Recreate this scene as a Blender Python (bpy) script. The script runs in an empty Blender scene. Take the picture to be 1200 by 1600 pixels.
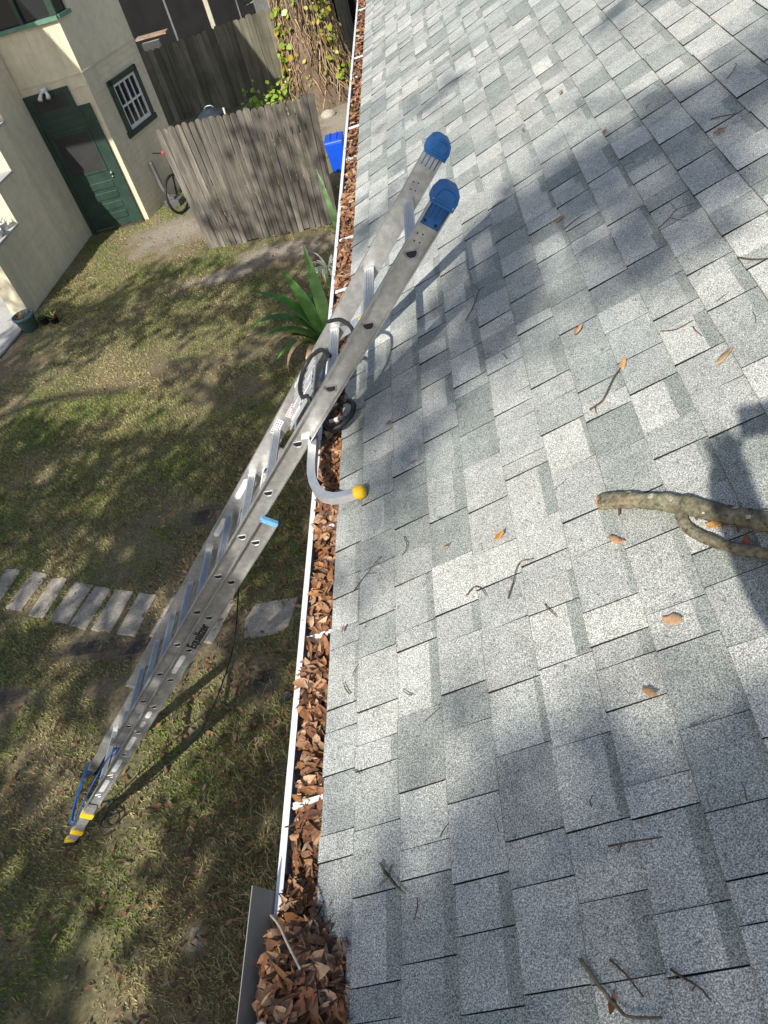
import bpy, math, random
import numpy as np
from mathutils import Vector, Matrix
random.seed(7); rng = np.random.default_rng(7)
scene = bpy.context.scene
COL = scene.collection

# ------------------------------------------------------------------ camera
CAM = Vector((0.606, -1.996, 1.933))
RX = Vector((0.97476, -0.00379, -0.22321)); RY = Vector((-0.16022, -0.70816, -0.68764)); RZ = Vector((-0.15546, 0.70605, -0.69089))
cam = bpy.data.cameras.new('camera'); camo = bpy.data.objects.new('camera', cam); COL.objects.link(camo)
cam.sensor_width = 36.0; cam.lens = 26.785; cam.clip_start = 0.05; cam.clip_end = 300
camo.matrix_world = Matrix(((RX.x, -RY.x, -RZ.x, CAM.x), (RX.y, -RY.y, -RZ.y, CAM.y), (RX.z, -RY.z, -RZ.z, CAM.z), (0, 0, 0, 1)))
scene.camera = camo

# ------------------------------------------------------------------ light
SUN = Vector((-0.272, -0.712, 0.648)).normalized()          # towards the sun
w = bpy.data.worlds.new('World'); scene.world = w; w.use_nodes = True
nt = w.node_tree
sky = nt.nodes.new('ShaderNodeTexSky'); sky.sky_type = 'NISHITA'; sky.sun_disc = False
sky.sun_elevation = math.asin(SUN.z); sky.sun_rotation = math.atan2(SUN.x, SUN.y)
bg = nt.nodes['Background']; bg.inputs['Strength'].default_value = 0.115
sky.dust_density = 1.6; sky.air_density = 1.0; sky.ozone_density = 0.8
nt.links.new(sky.outputs[0], bg.inputs[0])
sl = bpy.data.lights.new('sun', 'SUN'); sl.energy = 4.5; sl.angle = math.radians(0.53); sl.color = (1.0, 0.95, 0.86)
so = bpy.data.objects.new('sun', sl); COL.objects.link(so)
so.rotation_euler = SUN.to_track_quat('Z', 'Y').to_euler(); so.location = SUN * 30
scene.view_settings.view_transform = 'Standard'; scene.view_settings.look = 'None'
scene.view_settings.exposure = 0.5; scene.view_settings.gamma = 1.0

# ------------------------------------------------------------------ helpers
PITCH = 0.4297; CP, SP = math.cos(PITCH), math.sin(PITCH); G = -3.0
def RF(u, y, h=0.0): return (u*CP - h*SP, y, u*SP + h*CP)
def lerp(a, b, t): return a + (b-a)*t
def V(*a): return Vector(a)

def basepos(o):
    p = Vector((0, 0, 0))
    while o is not None:
        p += o.location; o = o.parent
    return p
def tag(o, label=None, cat=None, group=None, kind=None):
    if label: o['label'] = label
    if cat: o['category'] = cat
    if group: o['group'] = group
    if kind: o['kind'] = kind
    return o
def empty(name, loc, label=None, cat=None, group=None):
    o = bpy.data.objects.new(name, None); COL.objects.link(o); o.location = loc; o.empty_display_size = 0.1
    return tag(o, label, cat, group)

class MB:
    def __init__(s): s.v = []; s.f = []; s.c = []; s.sm = []
    def add(s, vs, fs, col=None, smooth=False):
        b = len(s.v); s.v += [tuple(v) for v in vs]
        for f in fs: s.f.append(tuple(b+i for i in f)); s.c.append(col or (1, 1, 1)); s.sm.append(smooth)
        return s
    def box(s, c, h, ax=None, col=None):
        c = Vector(c); X, Y, Z = ax or (V(1,0,0), V(0,1,0), V(0,0,1))
        vs = [c + X*(h[0]*i) + Y*(h[1]*j) + Z*(h[2]*k) for k in (-1,1) for j in (-1,1) for i in (-1,1)]
        return s.add(vs, [(0,2,3,1),(4,5,7,6),(0,1,5,4),(2,6,7,3),(0,4,6,2),(1,3,7,5)], col)
    def hexa(s, vs, col=None):   # 4 bottom ring + 4 top ring
        return s.add(vs, [(3,2,1,0),(4,5,6,7),(0,1,5,4),(1,2,6,5),(2,3,7,6),(3,0,4,7)], col)
    def prism(s, poly, off, col=None, smooth=False):  # poly list of 3d points extruded by off
        n = len(poly); off = Vector(off); vs = [Vector(p) for p in poly] + [Vector(p)+off for p in poly]
        fs = [tuple(range(n-1, -1, -1)), tuple(range(n, 2*n))] + [(i, (i+1) % n, (i+1) % n+n, i+n) for i in range(n)]
        return s.add(vs, fs, col, smooth)
    def tube(s, pts, r, n=8, col=None, cap=True, square=False, closed=False, up=None):
        pts = [Vector(p) for p in pts]; m = len(pts)
        rs = r if hasattr(r, '__len__') else [r]*m
        up = Vector(up) if up else V(0.13, 0.31, 0.94); vs = []; prev = None
        for i, p in enumerate(pts):
            if closed: t = pts[(i+1) % m]-pts[i-1]
            else: t = pts[min(i+1, m-1)]-pts[max(i-1, 0)]
            t = t.normalized() if t.length > 1e-9 else V(0,0,1)
            a = (up - t*up.dot(t)) if prev is None else (prev - t*prev.dot(t))
            if a.length < 1e-4: a = V(1,0,0) - t*t.x
            a.normalize(); prev = a; b = t.cross(a)
            for k in range(n):
                th = 2*math.pi*(k+(0.5 if square else 0))/n; q = math.sqrt(2) if square else 1
                vs.append(p + (a*math.cos(th)+b*math.sin(th))*rs[i]*q)
        fs = []
        for i in range(m if closed else m-1):
            j = (i+1) % m
            for k in range(n): fs.append((i*n+k, i*n+(k+1) % n, j*n+(k+1) % n, j*n+k))
        if cap and not closed: fs += [tuple(range(n-1, -1, -1)), tuple((m-1)*n+k for k in range(n))]
        return s.add(vs, fs, col, not square)
    def lathe(s, c, prof, n=20, col=None):    # prof [(r,z)]
        c = Vector(c); vs = []
        for r, z in prof:
            for k in range(n):
                th = 2*math.pi*k/n; vs.append(c + V(r*math.cos(th), r*math.sin(th), z))
        fs = [(i*n+k, i*n+(k+1) % n, (i+1)*n+(k+1) % n, (i+1)*n+k) for i in range(len(prof)-1) for k in range(n)]
        fs.append(tuple(range(n-1, -1, -1)))
        if prof[-1][0] > 0.001: fs.append(tuple((len(prof)-1)*n+k for k in range(n)))
        return s.add(vs, fs, col, True)
    def build(s, name, mat, parent=None, base=None, bevel=0, **tg):
        b = basepos(parent) if parent is not None else Vector(base if base is not None else (0,0,0))
        me = bpy.data.meshes.new(name)
        me.from_pydata([(v[0]-b.x, v[1]-b.y, v[2]-b.z) for v in s.v], [], s.f)
        me.polygons.foreach_set('use_smooth', s.sm)
        if any(c != (1,1,1) for c in s.c):
            at = me.color_attributes.new('tone', 'FLOAT_COLOR', 'CORNER')
            arr = np.ones((len(me.loops), 4), np.float32); k = 0
            for f, c in zip(s.f, s.c): arr[k:k+len(f), :3] = c; k += len(f)
            at.data.foreach_set('color', arr.ravel())
        me.materials.append(mat); me.update()
        o = bpy.data.objects.new(name, me); COL.objects.link(o)
        if parent is not None: o.parent = parent
        else: o.location = b
        if bevel:
            bv = o.modifiers.new('bevel', 'BEVEL'); bv.width = bevel; bv.segments = 2; bv.limit_method = 'ANGLE'
        return tag(o, **tg)

def fast_mesh(name, verts, quads, cols, mat, smooth=False, parent=None, **tg):
    """verts (N,3), quads (M,4) arrays, cols (M,3) per face"""
    b = basepos(parent) if parent is not None else Vector((0,0,0))
    verts = np.asarray(verts, np.float32) - np.array(b, np.float32); quads = np.asarray(quads, np.int32)
    me = bpy.data.meshes.new(name); k = quads.shape[1]; M = len(quads)
    me.vertices.add(len(verts)); me.vertices.foreach_set('co', verts.ravel())
    me.loops.add(M*k); me.loops.foreach_set('vertex_index', quads.ravel())
    me.polygons.add(M); me.polygons.foreach_set('loop_start', np.arange(M, dtype=np.int32)*k)
    me.polygons.foreach_set('loop_total', np.full(M, k, np.int32))
    if smooth: me.polygons.foreach_set('use_smooth', np.ones(M, bool))
    me.update(calc_edges=True)
    if cols is not None:
        at = me.color_attributes.new('tone', 'FLOAT_COLOR', 'CORNER')
        arr = np.ones((M, k, 4), np.float32); arr[:, :, :3] = np.asarray(cols)[:, None, :]
        at.data.foreach_set('color', arr.ravel())
    me.materials.append(mat)
    o = bpy.data.objects.new(name, me); COL.objects.link(o)
    if parent is not None: o.parent = parent
    return tag(o, **tg)

# ------------------------------------------------------------------ materials
def mat(name, col=(.5,.5,.5), rough=.7, metal=0.0, tone=False, layers=(), bump=None, spec=.4, coat=0, trans=0):
    """layers: (noise scale, lo multiplier, hi multiplier, stretch xyz, detail)"""
    m = bpy.data.materials.new(name); m.use_nodes = True; N = m.node_tree.nodes; L = m.node_tree.links
    b = N['Principled BSDF']; b.inputs['Roughness'].default_value = rough; b.inputs['Metallic'].default_value = metal
    b.inputs['Specular IOR Level'].default_value = spec
    if coat: b.inputs['Coat Weight'].default_value = coat
    if trans:
        b.inputs['Transmission Weight'].default_value = trans
    rgb = N.new('ShaderNodeRGB'); rgb.outputs[0].default_value = (*col, 1); cur = rgb.outputs[0]
    if tone:
        a = N.new('ShaderNodeAttribute'); a.attribute_name = 'tone'
        mx = N.new('ShaderNodeMix'); mx.data_type = 'RGBA'; mx.blend_type = 'MULTIPLY'; mx.inputs[0].default_value = 1
        L.new(cur, mx.inputs[6]); L.new(a.outputs['Color'], mx.inputs[7]); cur = mx.outputs[2]
    geo = N.new('ShaderNodeNewGeometry')
    def noise(scale, st=(1,1,1), det=3, rough_=.6):
        mp = N.new('ShaderNodeMapping'); mp.inputs['Scale'].default_value = st
        L.new(geo.outputs['Position'], mp.inputs['Vector'])
        n = N.new('ShaderNodeTexNoise'); n.inputs['Scale'].default_value = scale; n.inputs['Detail'].default_value = det
        n.inputs['Roughness'].default_value = rough_
        L.new(mp.outputs[0], n.inputs['Vector']); return n.outputs['Fac']
    for ly in layers:
        sc, lo, hi = ly[:3]; st = ly[3] if len(ly) > 3 else (1,1,1); det = ly[4] if len(ly) > 4 else 3
        rg = ly[5] if len(ly) > 5 else (.3, .7)
        n = noise(sc, st, det); mr = N.new('ShaderNodeMapRange')
        mr.inputs[1].default_value = rg[0]; mr.inputs[2].default_value = rg[1]
        L.new(n, mr.inputs[0])
        cm = N.new('ShaderNodeMix'); cm.data_type = 'RGBA'
        lo3 = lo if hasattr(lo, '__len__') else (lo,)*3; hi3 = hi if hasattr(hi, '__len__') else (hi,)*3
        cm.inputs[6].default_value = (*lo3, 1); cm.inputs[7].default_value = (*hi3, 1); L.new(mr.outputs[0], cm.inputs[0])
        mx = N.new('ShaderNodeMix'); mx.data_type = 'RGBA'; mx.blend_type = 'MULTIPLY'; mx.inputs[0].default_value = 1
        L.new(cur, mx.inputs[6]); L.new(cm.outputs[2], mx.inputs[7]); cur = mx.outputs[2]
    L.new(cur, b.inputs['Base Color'])
    if bump:
        n = noise(bump[0], bump[2] if len(bump) > 2 else (1,1,1), 4)
        bp = N.new('ShaderNodeBump'); bp.inputs['Strength'].default_value = bump[1]; bp.inputs['Distance'].default_value = .004
        L.new(n, bp.inputs['Height']); L.new(bp.outputs[0], b.inputs['Normal'])
    return m

M = {}
M['shingle'] = mat('shingle', (.395,.40,.382), .95, tone=True, spec=.15, bump=(380, .6),
    layers=[(310, .44, 1.48, (1,1,1), 1, (.34,.66)), (700, .58, 1.36, (1,1,1), 0, (.35,.65)), (26, .90, 1.08, (1,1,1), 4), (7, .88, 1.08), (1.3, (.86,.90,.92), (1.08,1.06,1.03)), (2.2, .90, 1.04, (1,.25,1), 5, (.35,.6)), (55, .55, 1.0, (1,1,1), 2, (.26,.36))])
M['deck'] = mat('deck', (.05,.05,.055), .95)
M['gutter'] = mat('gutter', (.78,.79,.8), .4, layers=[(14, .82, 1.05), (90, .9, 1.05)])
M['fascia'] = mat('fascia', (.62,.62,.6), .6, layers=[(6, .8, 1.05)])
M['guard'] = mat('guard', (.36,.34,.285), .5, layers=[(12, .85, 1.1)])
M['leaf'] = mat('dry_leaf', (1,1,1), .62, tone=True, layers=[(120, .75, 1.2)], spec=.3)
M['alu'] = mat('aluminium', (.50,.50,.49), .45, .7, layers=[(5, .78, 1.1), (40, .85, 1.1), (220, .88, 1.08, (.2,1,.2))], bump=(160, .08))
M['alu_bright'] = mat('aluminium_bright', (.54,.55,.56), .42, .6, layers=[(30, .85, 1.05)])
M['blue'] = mat('blue_plastic', (.018,.115,.34), .5, layers=[(25, .8, 1.15)], bump=(60, .15))
M['blue_light'] = mat('pale_blue_plastic', (.16,.42,.72), .5, layers=[(40, .8, 1.1)])
M['navy'] = mat('navy_strap', (.02,.06,.20), .6, layers=[(40, .7, 1.2)])
M['yellow'] = mat('yellow_rubber', (.80,.50,.02), .6, layers=[(90, .8, 1.1)], bump=(120, .4))
M['black'] = mat('black_rubber', (.018,.018,.02), .55, layers=[(60, .7, 1.4)])
M['white_label'] = mat('white_label', (.78,.79,.80), .5, layers=[(70, .8, 1.0), (260, .8, 1.0)])
M['print'] = mat('print', (.02,.02,.025), .6)
M['print_red'] = mat('print_red', (.5,.05,.05), .6)
M['bark'] = mat('bark', (.155,.132,.10), .95, layers=[(22, .4, 1.6, (1,1,1), 5), (90, .5, 1.4), (45, .45, 1.0, (1,1,1), 3, (.3,.42)), (9, (.8,.95,.85), (1.25,1.2,1.0))], bump=(55, .9))
M['twig'] = mat('twig', (.085,.055,.035), .9, layers=[(60, .6, 1.5)])
M['twig_pale'] = mat('twig_pale', (.42,.37,.30), .9, layers=[(80, .6, 1.3)])
M['cutwood'] = mat('cut_wood', (.42,.22,.11), .85, layers=[(60, .7, 1.2)])
M['lichen'] = mat('lichen', (.42,.40,.31), .95, layers=[(70, .7, 1.2)])
M['ground'] = mat('ground', (1,1,1), .98, tone=True, layers=[(30, .6, 1.35), (150, .65, 1.35)], bump=(40, 1.0))
M['soil'] = mat('bare_soil', (.20,.175,.14), .98, layers=[(9, .75, 1.25), (60, .7, 1.25)], bump=(50, .9))
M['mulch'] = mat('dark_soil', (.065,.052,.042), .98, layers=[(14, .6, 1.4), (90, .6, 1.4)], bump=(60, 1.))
M['grass'] = mat('grass', (1,1,1), .7, tone=True, spec=.2)
M['paver'] = mat('paver', (.37,.33,.27), .95, layers=[(5, .6, 1.25, (1,1,1), 5), (25, .75, 1.2), (120, .6, 1.35)], bump=(110, 1.0))
M['concrete'] = mat('concrete', (.40,.40,.385), .95, layers=[(2, .8, 1.15), (30, .88, 1.1)], bump=(80, .4))
M['cream'] = mat('cream_paint', (.74,.665,.49), .85, layers=[(1.2, .82, 1.05, (1,1,.4), 5), (8, .9, 1.05), (3, .86, 1.03, (1,1,.12), 4, (.3,.5)), (.9, (.9,.92,.9), (1.05,1.03,1.0), (1,1,.3))], bump=(45, .35))
M['cream_line'] = mat('cream_trim', (.62,.56,.42), .8, layers=[(3, .85, 1.08)])
M['green'] = mat('green_paint', (.024,.052,.038), .5, layers=[(5, .75, 1.2), (40, .85, 1.15)])
M['green_pale'] = mat('weathered_green_paint', (.12,.25,.17), .6, layers=[(8, .75, 1.15)])
M['white'] = mat('white_paint', (.74,.73,.70), .5, layers=[(9, .85, 1.05)])
M['glass'] = mat('window_glass', (.02,.024,.026), .06, spec=.6)
M['screen'] = mat('door_screen', (.03,.03,.03), .7, layers=[(4, .8, 1.2)])
M['fence'] = mat('weathered_fence', (.165,.15,.13), .92, tone=True, layers=[(16, .45, 1.5, (1,1,.07)), (90, .7, 1.2, (1,1,.05)), (1.6, .75, 1.15)], bump=(70, .6, (1,1,.05)))
M['fence_back'] = mat('back_fence', (.17,.16,.12), .92, tone=True, layers=[(14, .6, 1.3, (1,1,.07)), (2, .7, 1.15)], bump=(60, .6, (1,1,.05)))
M['dark'] = mat('dark_shed', (.006,.006,.007), .9, layers=[(3, .6, 1.6)])
M['post'] = mat('shed_post', (.50,.47,.37), .8, layers=[(8, .7, 1.1)])
M['greypost'] = mat('grey_post', (.16,.16,.16), .8, layers=[(8, .7, 1.1)])
M['shelf'] = mat('shelf', (.34,.24,.17), .8, layers=[(14, .6, 1.3)])
M['can'] = mat('dark_bin', (.02,.026,.035), .6, layers=[(6, .8, 1.2)])
M['bluebin'] = mat('blue_bin', (.008,.085,.62), .45, layers=[(6, .85, 1.1)])
M['trunkbark'] = mat('trunk_bark', (.15,.11,.075), .95, layers=[(10, .55, 1.3, (1,1,.25)), (40, .6, 1.3, (1,1,.2))], bump=(26, 1., (1,1,.2)))
M['vine'] = mat('vine', (1,1,1), .9, tone=True, layers=[(50, .6, 1.3)])
M['plant'] = mat('plant_leaf', (1,1,1), .4, tone=True, layers=[(14, .8, 1.2)], spec=.45)
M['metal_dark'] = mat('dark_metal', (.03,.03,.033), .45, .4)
M['metal_grey'] = mat('grey_metal', (.35,.36,.37), .4, .6)
M['pipe'] = mat('grey_pipe', (.10,.10,.10), .6)
M['pot'] = mat('teal_pot', (.10,.17,.18), .6, layers=[(12, .8, 1.2)])
M['cloth'] = mat('cloth', (.07,.08,.11), .9)
M['skin'] = mat('skin', (.45,.29,.21), .6)
M['canopy'] = mat('canopy_leaf', (.05,.09,.03), .6)

# ------------------------------------------------------------------ leaves
LS = np.array([0, .18, .45, .75, 1.0]); LWD = np.array([.06, .72, 1.0, .7, .03])
def leaf_template():
    return LS, LWD
def leaves_arrays(pos, yaw, tilt, roll, Ln, W, curl, fold, cols):
    """many curled leaves; returns verts, quads, cols"""
    n = len(pos); vs = np.zeros((n, 5, 3, 3)); 
    for i in range(5):
        s = LS[i]-.5
        for j, e in enumerate((-1, 0, 1)):
            vs[:, i, j, 0] = s*Ln*(1-.25*np.abs(curl))
            vs[:, i, j, 1] = e*LWD[i]*W*.5
            vs[:, i, j, 2] = curl*Ln*(s*s*1.6-.15) + fold*abs(e)*LWD[i]*W*.5
    def rot(ax, a, P):
        c, s_ = np.cos(a)[:, None, None], np.sin(a)[:, None, None]; Q = P.copy(); i, j = [(1,2),(2,0),(0,1)][ax]
        Q[..., i] = c*P[..., i]-s_*P[..., j]; Q[..., j] = s_*P[..., i]+c*P[..., j]; return Q
    vs += rng.normal(0, .035, vs.shape)*np.stack([Ln*.5, W, W], -1)[:, None, None, :]
    vs = rot(0, roll, vs); vs = rot(1, tilt, vs); vs = rot(2, yaw, vs); vs += np.asarray(pos)[:, None, None, :]
    q = []
    for i in range(4):
        for j in range(2): q.append((i*3+j, i*3+j+1, (i+1)*3+j+1, (i+1)*3+j))
    q = np.array(q); quads = (np.arange(n)[:, None, None]*15 + q[None]).reshape(-1, 4)
    return vs.reshape(-1, 3), quads, np.repeat(cols, 8, axis=0)
BROWN = np.array([(.25,.125,.065),(.30,.165,.09),(.19,.09,.05),(.36,.225,.135),(.27,.125,.05),(.14,.075,.048),(.38,.26,.17),(.11,.065,.045),(.22,.10,.055)])
def brown(n, k=1.0): 
    c = BROWN[rng.integers(0, len(BROWN), n)]*np.array([1.12,1.08,1.02])*k; return c*rng.uniform(.75, 1.2, (n, 1))

# ================================================================== NEAR HOUSE (roof, gutter)
house = empty('house', (1.0, 2.0, G), 'grey shingle roofed house with leaf filled white gutter along its eave', 'house')
E_ = 0.143; U1 = 0.1155
YA, YB, UT = -6.0, 14.5, 6.2
rb = MB()
rb.hexa([RF(.012,YA,-.03), RF(UT,YA,-.03), RF(UT,YB,-.03), RF(.012,YB,-.03), RF(.012,YA,-.002), RF(UT,YA,-.002), RF(UT,YB,-.002), RF(.012,YB,-.002)])
roof = rb.build('roof', M['deck'], house)
MB().hexa([(.03,YA,-.2),(.055,YA,-.2),(.055,YB,-.2),(.03,YB,-.2),(.03,YA,-.022),(.055,YA,-.012),(.055,YB,-.012),(.03,YB,-.022)]).build('fascia', M['fascia'], house)
MB().box((3.2, 4.2, -1.6), (2.75, 10.0, 1.38)).build('wall', M['fascia'], house)

def px_area(pts):   # size in the picture, only to choose which shingles become single objects
    P = []
    for p in pts:
        d = Vector(p)-CAM; z = d.dot(RZ)
        if z < .3: return 0
        P.append((600+1190.4*d.dot(RX)/z, 800+1190.4*d.dot(RY)/z))
    cx = sum(p[0] for p in P)/len(P); cy = sum(p[1] for p in P)/len(P)
    if not (-30 < cx < 1230 and -30 < cy < 1630): return 0
    return abs(sum(P[i][0]*P[i-1][1]-P[i-1][0]*P[i][1] for i in range(len(P))))/2

pieces = []
k = 0
tones = [(1.30,1.29,1.26),(1.17,1.17,1.15),(1.05,1.06,1.05),(.96,.98,.97),(.85,.885,.875),(.74,.785,.77)]
tw = [.14,.22,.26,.19,.12,.07]
while True:
    u0 = 0 if k == 0 else U1+(k-1)*E_
    u1 = U1+k*E_
    if u0 > UT-.2: break
    y = YA + random.uniform(0, .2); up = random.random() < .5
    while y < YB:
        wdt = random.choice([.07, .10, .13, .15, .165, .18, .20]) * random.uniform(.92, 1.08)
        y1 = min(y+wdt, YB)
        uu0 = u0
        if k == 0 and y1 < -1.39: uu0 = .100
        h0 = (.0108 if up else .0066) + random.uniform(0, .0014)
        tone = random.choices(tones, tw)[0]; j = random.uniform(.94, 1.06); tone = tuple(t*j for t in tone)
        band = (random.random() < .42)
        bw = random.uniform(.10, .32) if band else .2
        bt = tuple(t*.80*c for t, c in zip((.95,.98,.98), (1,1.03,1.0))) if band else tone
        jit = random.uniform(-.0022, .0022)
        pieces.append((uu0+jit, u1, y+random.uniform(.0007,.0022), y1-random.uniform(.0007,.0022), h0, tone, bw, bt))
        y = y1; up = not up if random.random() < .86 else up
    k += 1
def piece_geo(mb, pc):
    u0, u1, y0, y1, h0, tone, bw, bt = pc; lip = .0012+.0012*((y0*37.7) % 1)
    um = lerp(u0, u1, 1-bw); ue = u1+.012
    h = lambda u: h0 + (.0022-h0)*(u-u0)/(ue-u0)
    vs = []
    for u in (u0, um, ue):
        for y in (y0, y1): vs.append(RF(u, y, h(u)))
    for u in (u0, ue):
        for y in (y0, y1): vs.append(RF(u, y, -.001))
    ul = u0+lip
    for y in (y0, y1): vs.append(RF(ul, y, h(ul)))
    # 0,1 lower; 2,3 mid; 4,5 top; 6,7 lower base; 8,9 top base; 10,11 lip, its dark tone stands for gap shadow, dirt and wear
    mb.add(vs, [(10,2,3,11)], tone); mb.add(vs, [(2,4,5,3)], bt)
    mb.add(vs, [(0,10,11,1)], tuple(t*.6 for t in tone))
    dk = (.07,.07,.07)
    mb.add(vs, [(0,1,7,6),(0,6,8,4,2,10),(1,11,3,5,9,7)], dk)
areas = []
for i, pc in enumerate(pieces):
    u0, u1, y0, y1 = pc[:4]
    areas.append((px_area([RF(u0,y0),RF(u1,y0),RF(u1,y1),RF(u0,y1)]), i))
areas.sort(reverse=True)
single = set(i for a, i in areas[:300] if a > 0)
far = MB()
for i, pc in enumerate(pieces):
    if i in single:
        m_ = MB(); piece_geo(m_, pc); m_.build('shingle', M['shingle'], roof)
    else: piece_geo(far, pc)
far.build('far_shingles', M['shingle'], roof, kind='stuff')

# gutter
gl = MB(); ya, yb = -3.2, 12.0
prof = [(-.126,-.030),(-.126,-.062),(-.112,-.095),(-.100,-.150),(.024,-.150),(.024,-.045),(.0215,-.045),(.0215,-.1475),(-.0975,-.1475),(-.1095,-.095),(-.1235,-.060),(-.1235,-.0335),(-.107,-.0335),(-.107,-.030)]
gl.prism([(x, ya, z) for x, z in prof], (0, yb-ya, 0))
gutter = gl.build('gutter', M['gutter'], house)
for yh in (-.519, -.019, .62, 1.15, 1.75, 2.36, 2.98, 3.62, 4.26, 4.91, 5.54, 6.14, 6.79, 7.41, 8.01, 8.6, 9.2, -1.08, -1.7, -2.3):
    hb = MB(); t = .018
    hb.box((-.04, yh+.012, -.030), (.060, .0065, .0018), (V(.98,.18,.03).normalized(), V(-.18,.98,0).normalized(), V(0,0,1)))
    hb.box((-.04, yh+.005, -.034), (.062, .0015, .006), (V(.98,.18,.03).normalized(), V(-.18,.98,0).normalized(), V(0,0,1)))
    hb.build('hanger', M['gutter'], gutter)
# splash guard standing on the gutter lip
sg = MB(); sg.hexa([(-.127,-2.7,-.045),(-.125,-2.7,-.045),(-.125,-1.30,-.045),(-.127,-1.30,-.045),(-.157,-2.7,.060),(-.155,-2.7,.060),(-.155,-1.315,.060),(-.157,-1.315,.060)])
sg.build('splash_guard', M['guard'], house, label='grey brown metal splash guard')

# ================================================================== GROUND
def val_noise(x, y, s, seed):
    r = np.random.default_rng(seed); T = r.random((64, 64)); x = x*s+100; y = y*s+100
    xi = np.floor(x).astype(int); yi = np.floor(y).astype(int); fx = x-xi; fy = y-yi; fx = fx*fx*(3-2*fx); fy = fy*fy*(3-2*fy)
    g = lambda a, b: T[a % 64, b % 64]
    return (g(xi,yi)*(1-fx)+g(xi+1,yi)*fx)*(1-fy)+(g(xi,yi+1)*(1-fx)+g(xi+1,yi+1)*fx)*fy
SOIL = [((-4.2,10.7),.95,.85), ((-2.0,9.0),1.1,.35), ((-3.0,8.6),.8,.25), ((-1.35,14.2),.7,1.6), ((-1.75,-.5),.08,.10), ((-2.05,-1.0),.07,.10)]
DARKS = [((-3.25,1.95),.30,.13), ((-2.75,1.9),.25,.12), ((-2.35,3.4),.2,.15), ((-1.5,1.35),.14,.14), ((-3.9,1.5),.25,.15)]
gxs = np.concatenate([[-60,-25,-12], np.arange(-8,1.01,.055), [6,20,60]]); gys = np.concatenate([[-60,-25,-8], np.arange(-4,19.01,.07), [26,60]])
GX, GY = np.meshgrid(gxs, gys, indexing='ij'); nx_, ny_ = GX.shape
idx = np.arange(nx_*ny_).reshape(nx_, ny_)
gq = np.stack([idx[:-1,:-1], idx[1:,:-1], idx[1:,1:], idx[:-1,1:]], -1).reshape(-1,4)
fxm, fym = (GX[:-1,:-1]+GX[1:,1:]).ravel()/2, (GY[:-1,:-1]+GY[1:,1:]).ravel()/2
nz_ = .6*val_noise(fxm, fym, 2.3, 21)+.4*val_noise(fxm, fym, 9, 22)
gcol_ = np.array([.175,.138,.08])*(.7+.6*nz_[:,None])
gn_ = np.clip(val_noise(fxm, fym, 1.5, 23)*1.6-.5, 0, 1)[:,None]; gcol_ = gcol_*(1-.45*gn_)+np.array([.085,.105,.035])*.45*gn_
warp = .25*(val_noise(fxm, fym, 5, 24)-.5)
for (c, a, b_) in SOIL:
    m_ = np.clip(1.6-1.5*np.sqrt(((fxm-c[0])/a)**2+((fym-c[1])/b_)**2)+warp*3, 0, 1)[:,None]; gcol_ = gcol_*(1-m_)+np.array([.27,.235,.185])*m_*(.85+.3*nz_[:,None])
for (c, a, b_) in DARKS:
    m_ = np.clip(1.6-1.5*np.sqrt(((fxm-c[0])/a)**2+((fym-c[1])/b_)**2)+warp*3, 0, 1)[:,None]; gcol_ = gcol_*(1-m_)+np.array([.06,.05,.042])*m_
gz_ = G + .0*GX
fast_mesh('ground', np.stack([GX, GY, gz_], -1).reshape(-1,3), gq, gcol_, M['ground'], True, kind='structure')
# concrete slab by the stepped wall
MB().prism([(-6.16,8.20,G+.012),(-6.35,7.2,G+.012),(-9.5,7.0,G+.012),(-9.5,11,G+.012),(-6.45,11,G+.012)], (0,0,.03)).build('path', M['concrete'], kind='structure')

# stepping stones
ST = [(-4.42,2.86,.20),(-4.10,2.76,.21),(-3.83,2.63,.20),(-3.55,2.51,.24),(-3.32,2.42,.21),(-3.07,2.34,.22),(-2.81,2.25,.20),(-2.45,2.16,.24),(-2.02,2.05,.20)]
ords = ['leftmost of the row, cut by the picture edge', 'second from the left in the row', 'third from the left in the row', 'cracked across, fourth from the left', 'fifth from the left in the row', 'sixth from the left in the row', 'seventh from the left, the last before the ladder', 'half hidden behind the ladder', 'just right of the ladder']
for i, (x, y, wd) in enumerate(ST):
    r = random.Random(i); ang = math.radians(-19+r.uniform(-4,4)); X = V(math.cos(ang), math.sin(ang), 0); Y = V(-X.y, X.x, 0); Y = (Y+X*-.05).normalized()
    hw, hl = wd*.5, .235
    b = MB(); pl = [(-1,-1),(-.3,-1.02),(.4,-.99),(1,-1),(1.02,-.2),(.98,.5),(1,1),(.2,1.01),(-.5,.98),(-1,1),(-1.02,.3)]
    b.prism([V(x,y,G-.02)+X*(hw*p[0]*r.uniform(.94,1.03))+Y*(hl*p[1]*r.uniform(.96,1.02)) for p in pl], (0,0,.034))
    b.build('stepping_stone', M['paver'], base=(x,y,G), bevel=.008, label='grey paver in the lawn, '+ords[i], cat='paver', group='stepping stones in the lawn')
b = MB(); r = random.Random(5)
pl = [(-1.72,1.80),(-1.45,1.80),(-1.33,1.88),(-1.27,2.16),(-1.36,2.17),(-1.66,2.16),(-1.74,2.0)]
b.prism([V(p[0],p[1],G-.02) for p in pl], (0,0,.034)).build('stepping_stone', M['paver'], base=(-1.5,2,G), bevel=.008, label='broad rough paver nearest the gutter, end of the row', cat='paver', group='stepping stones in the lawn')

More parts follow.
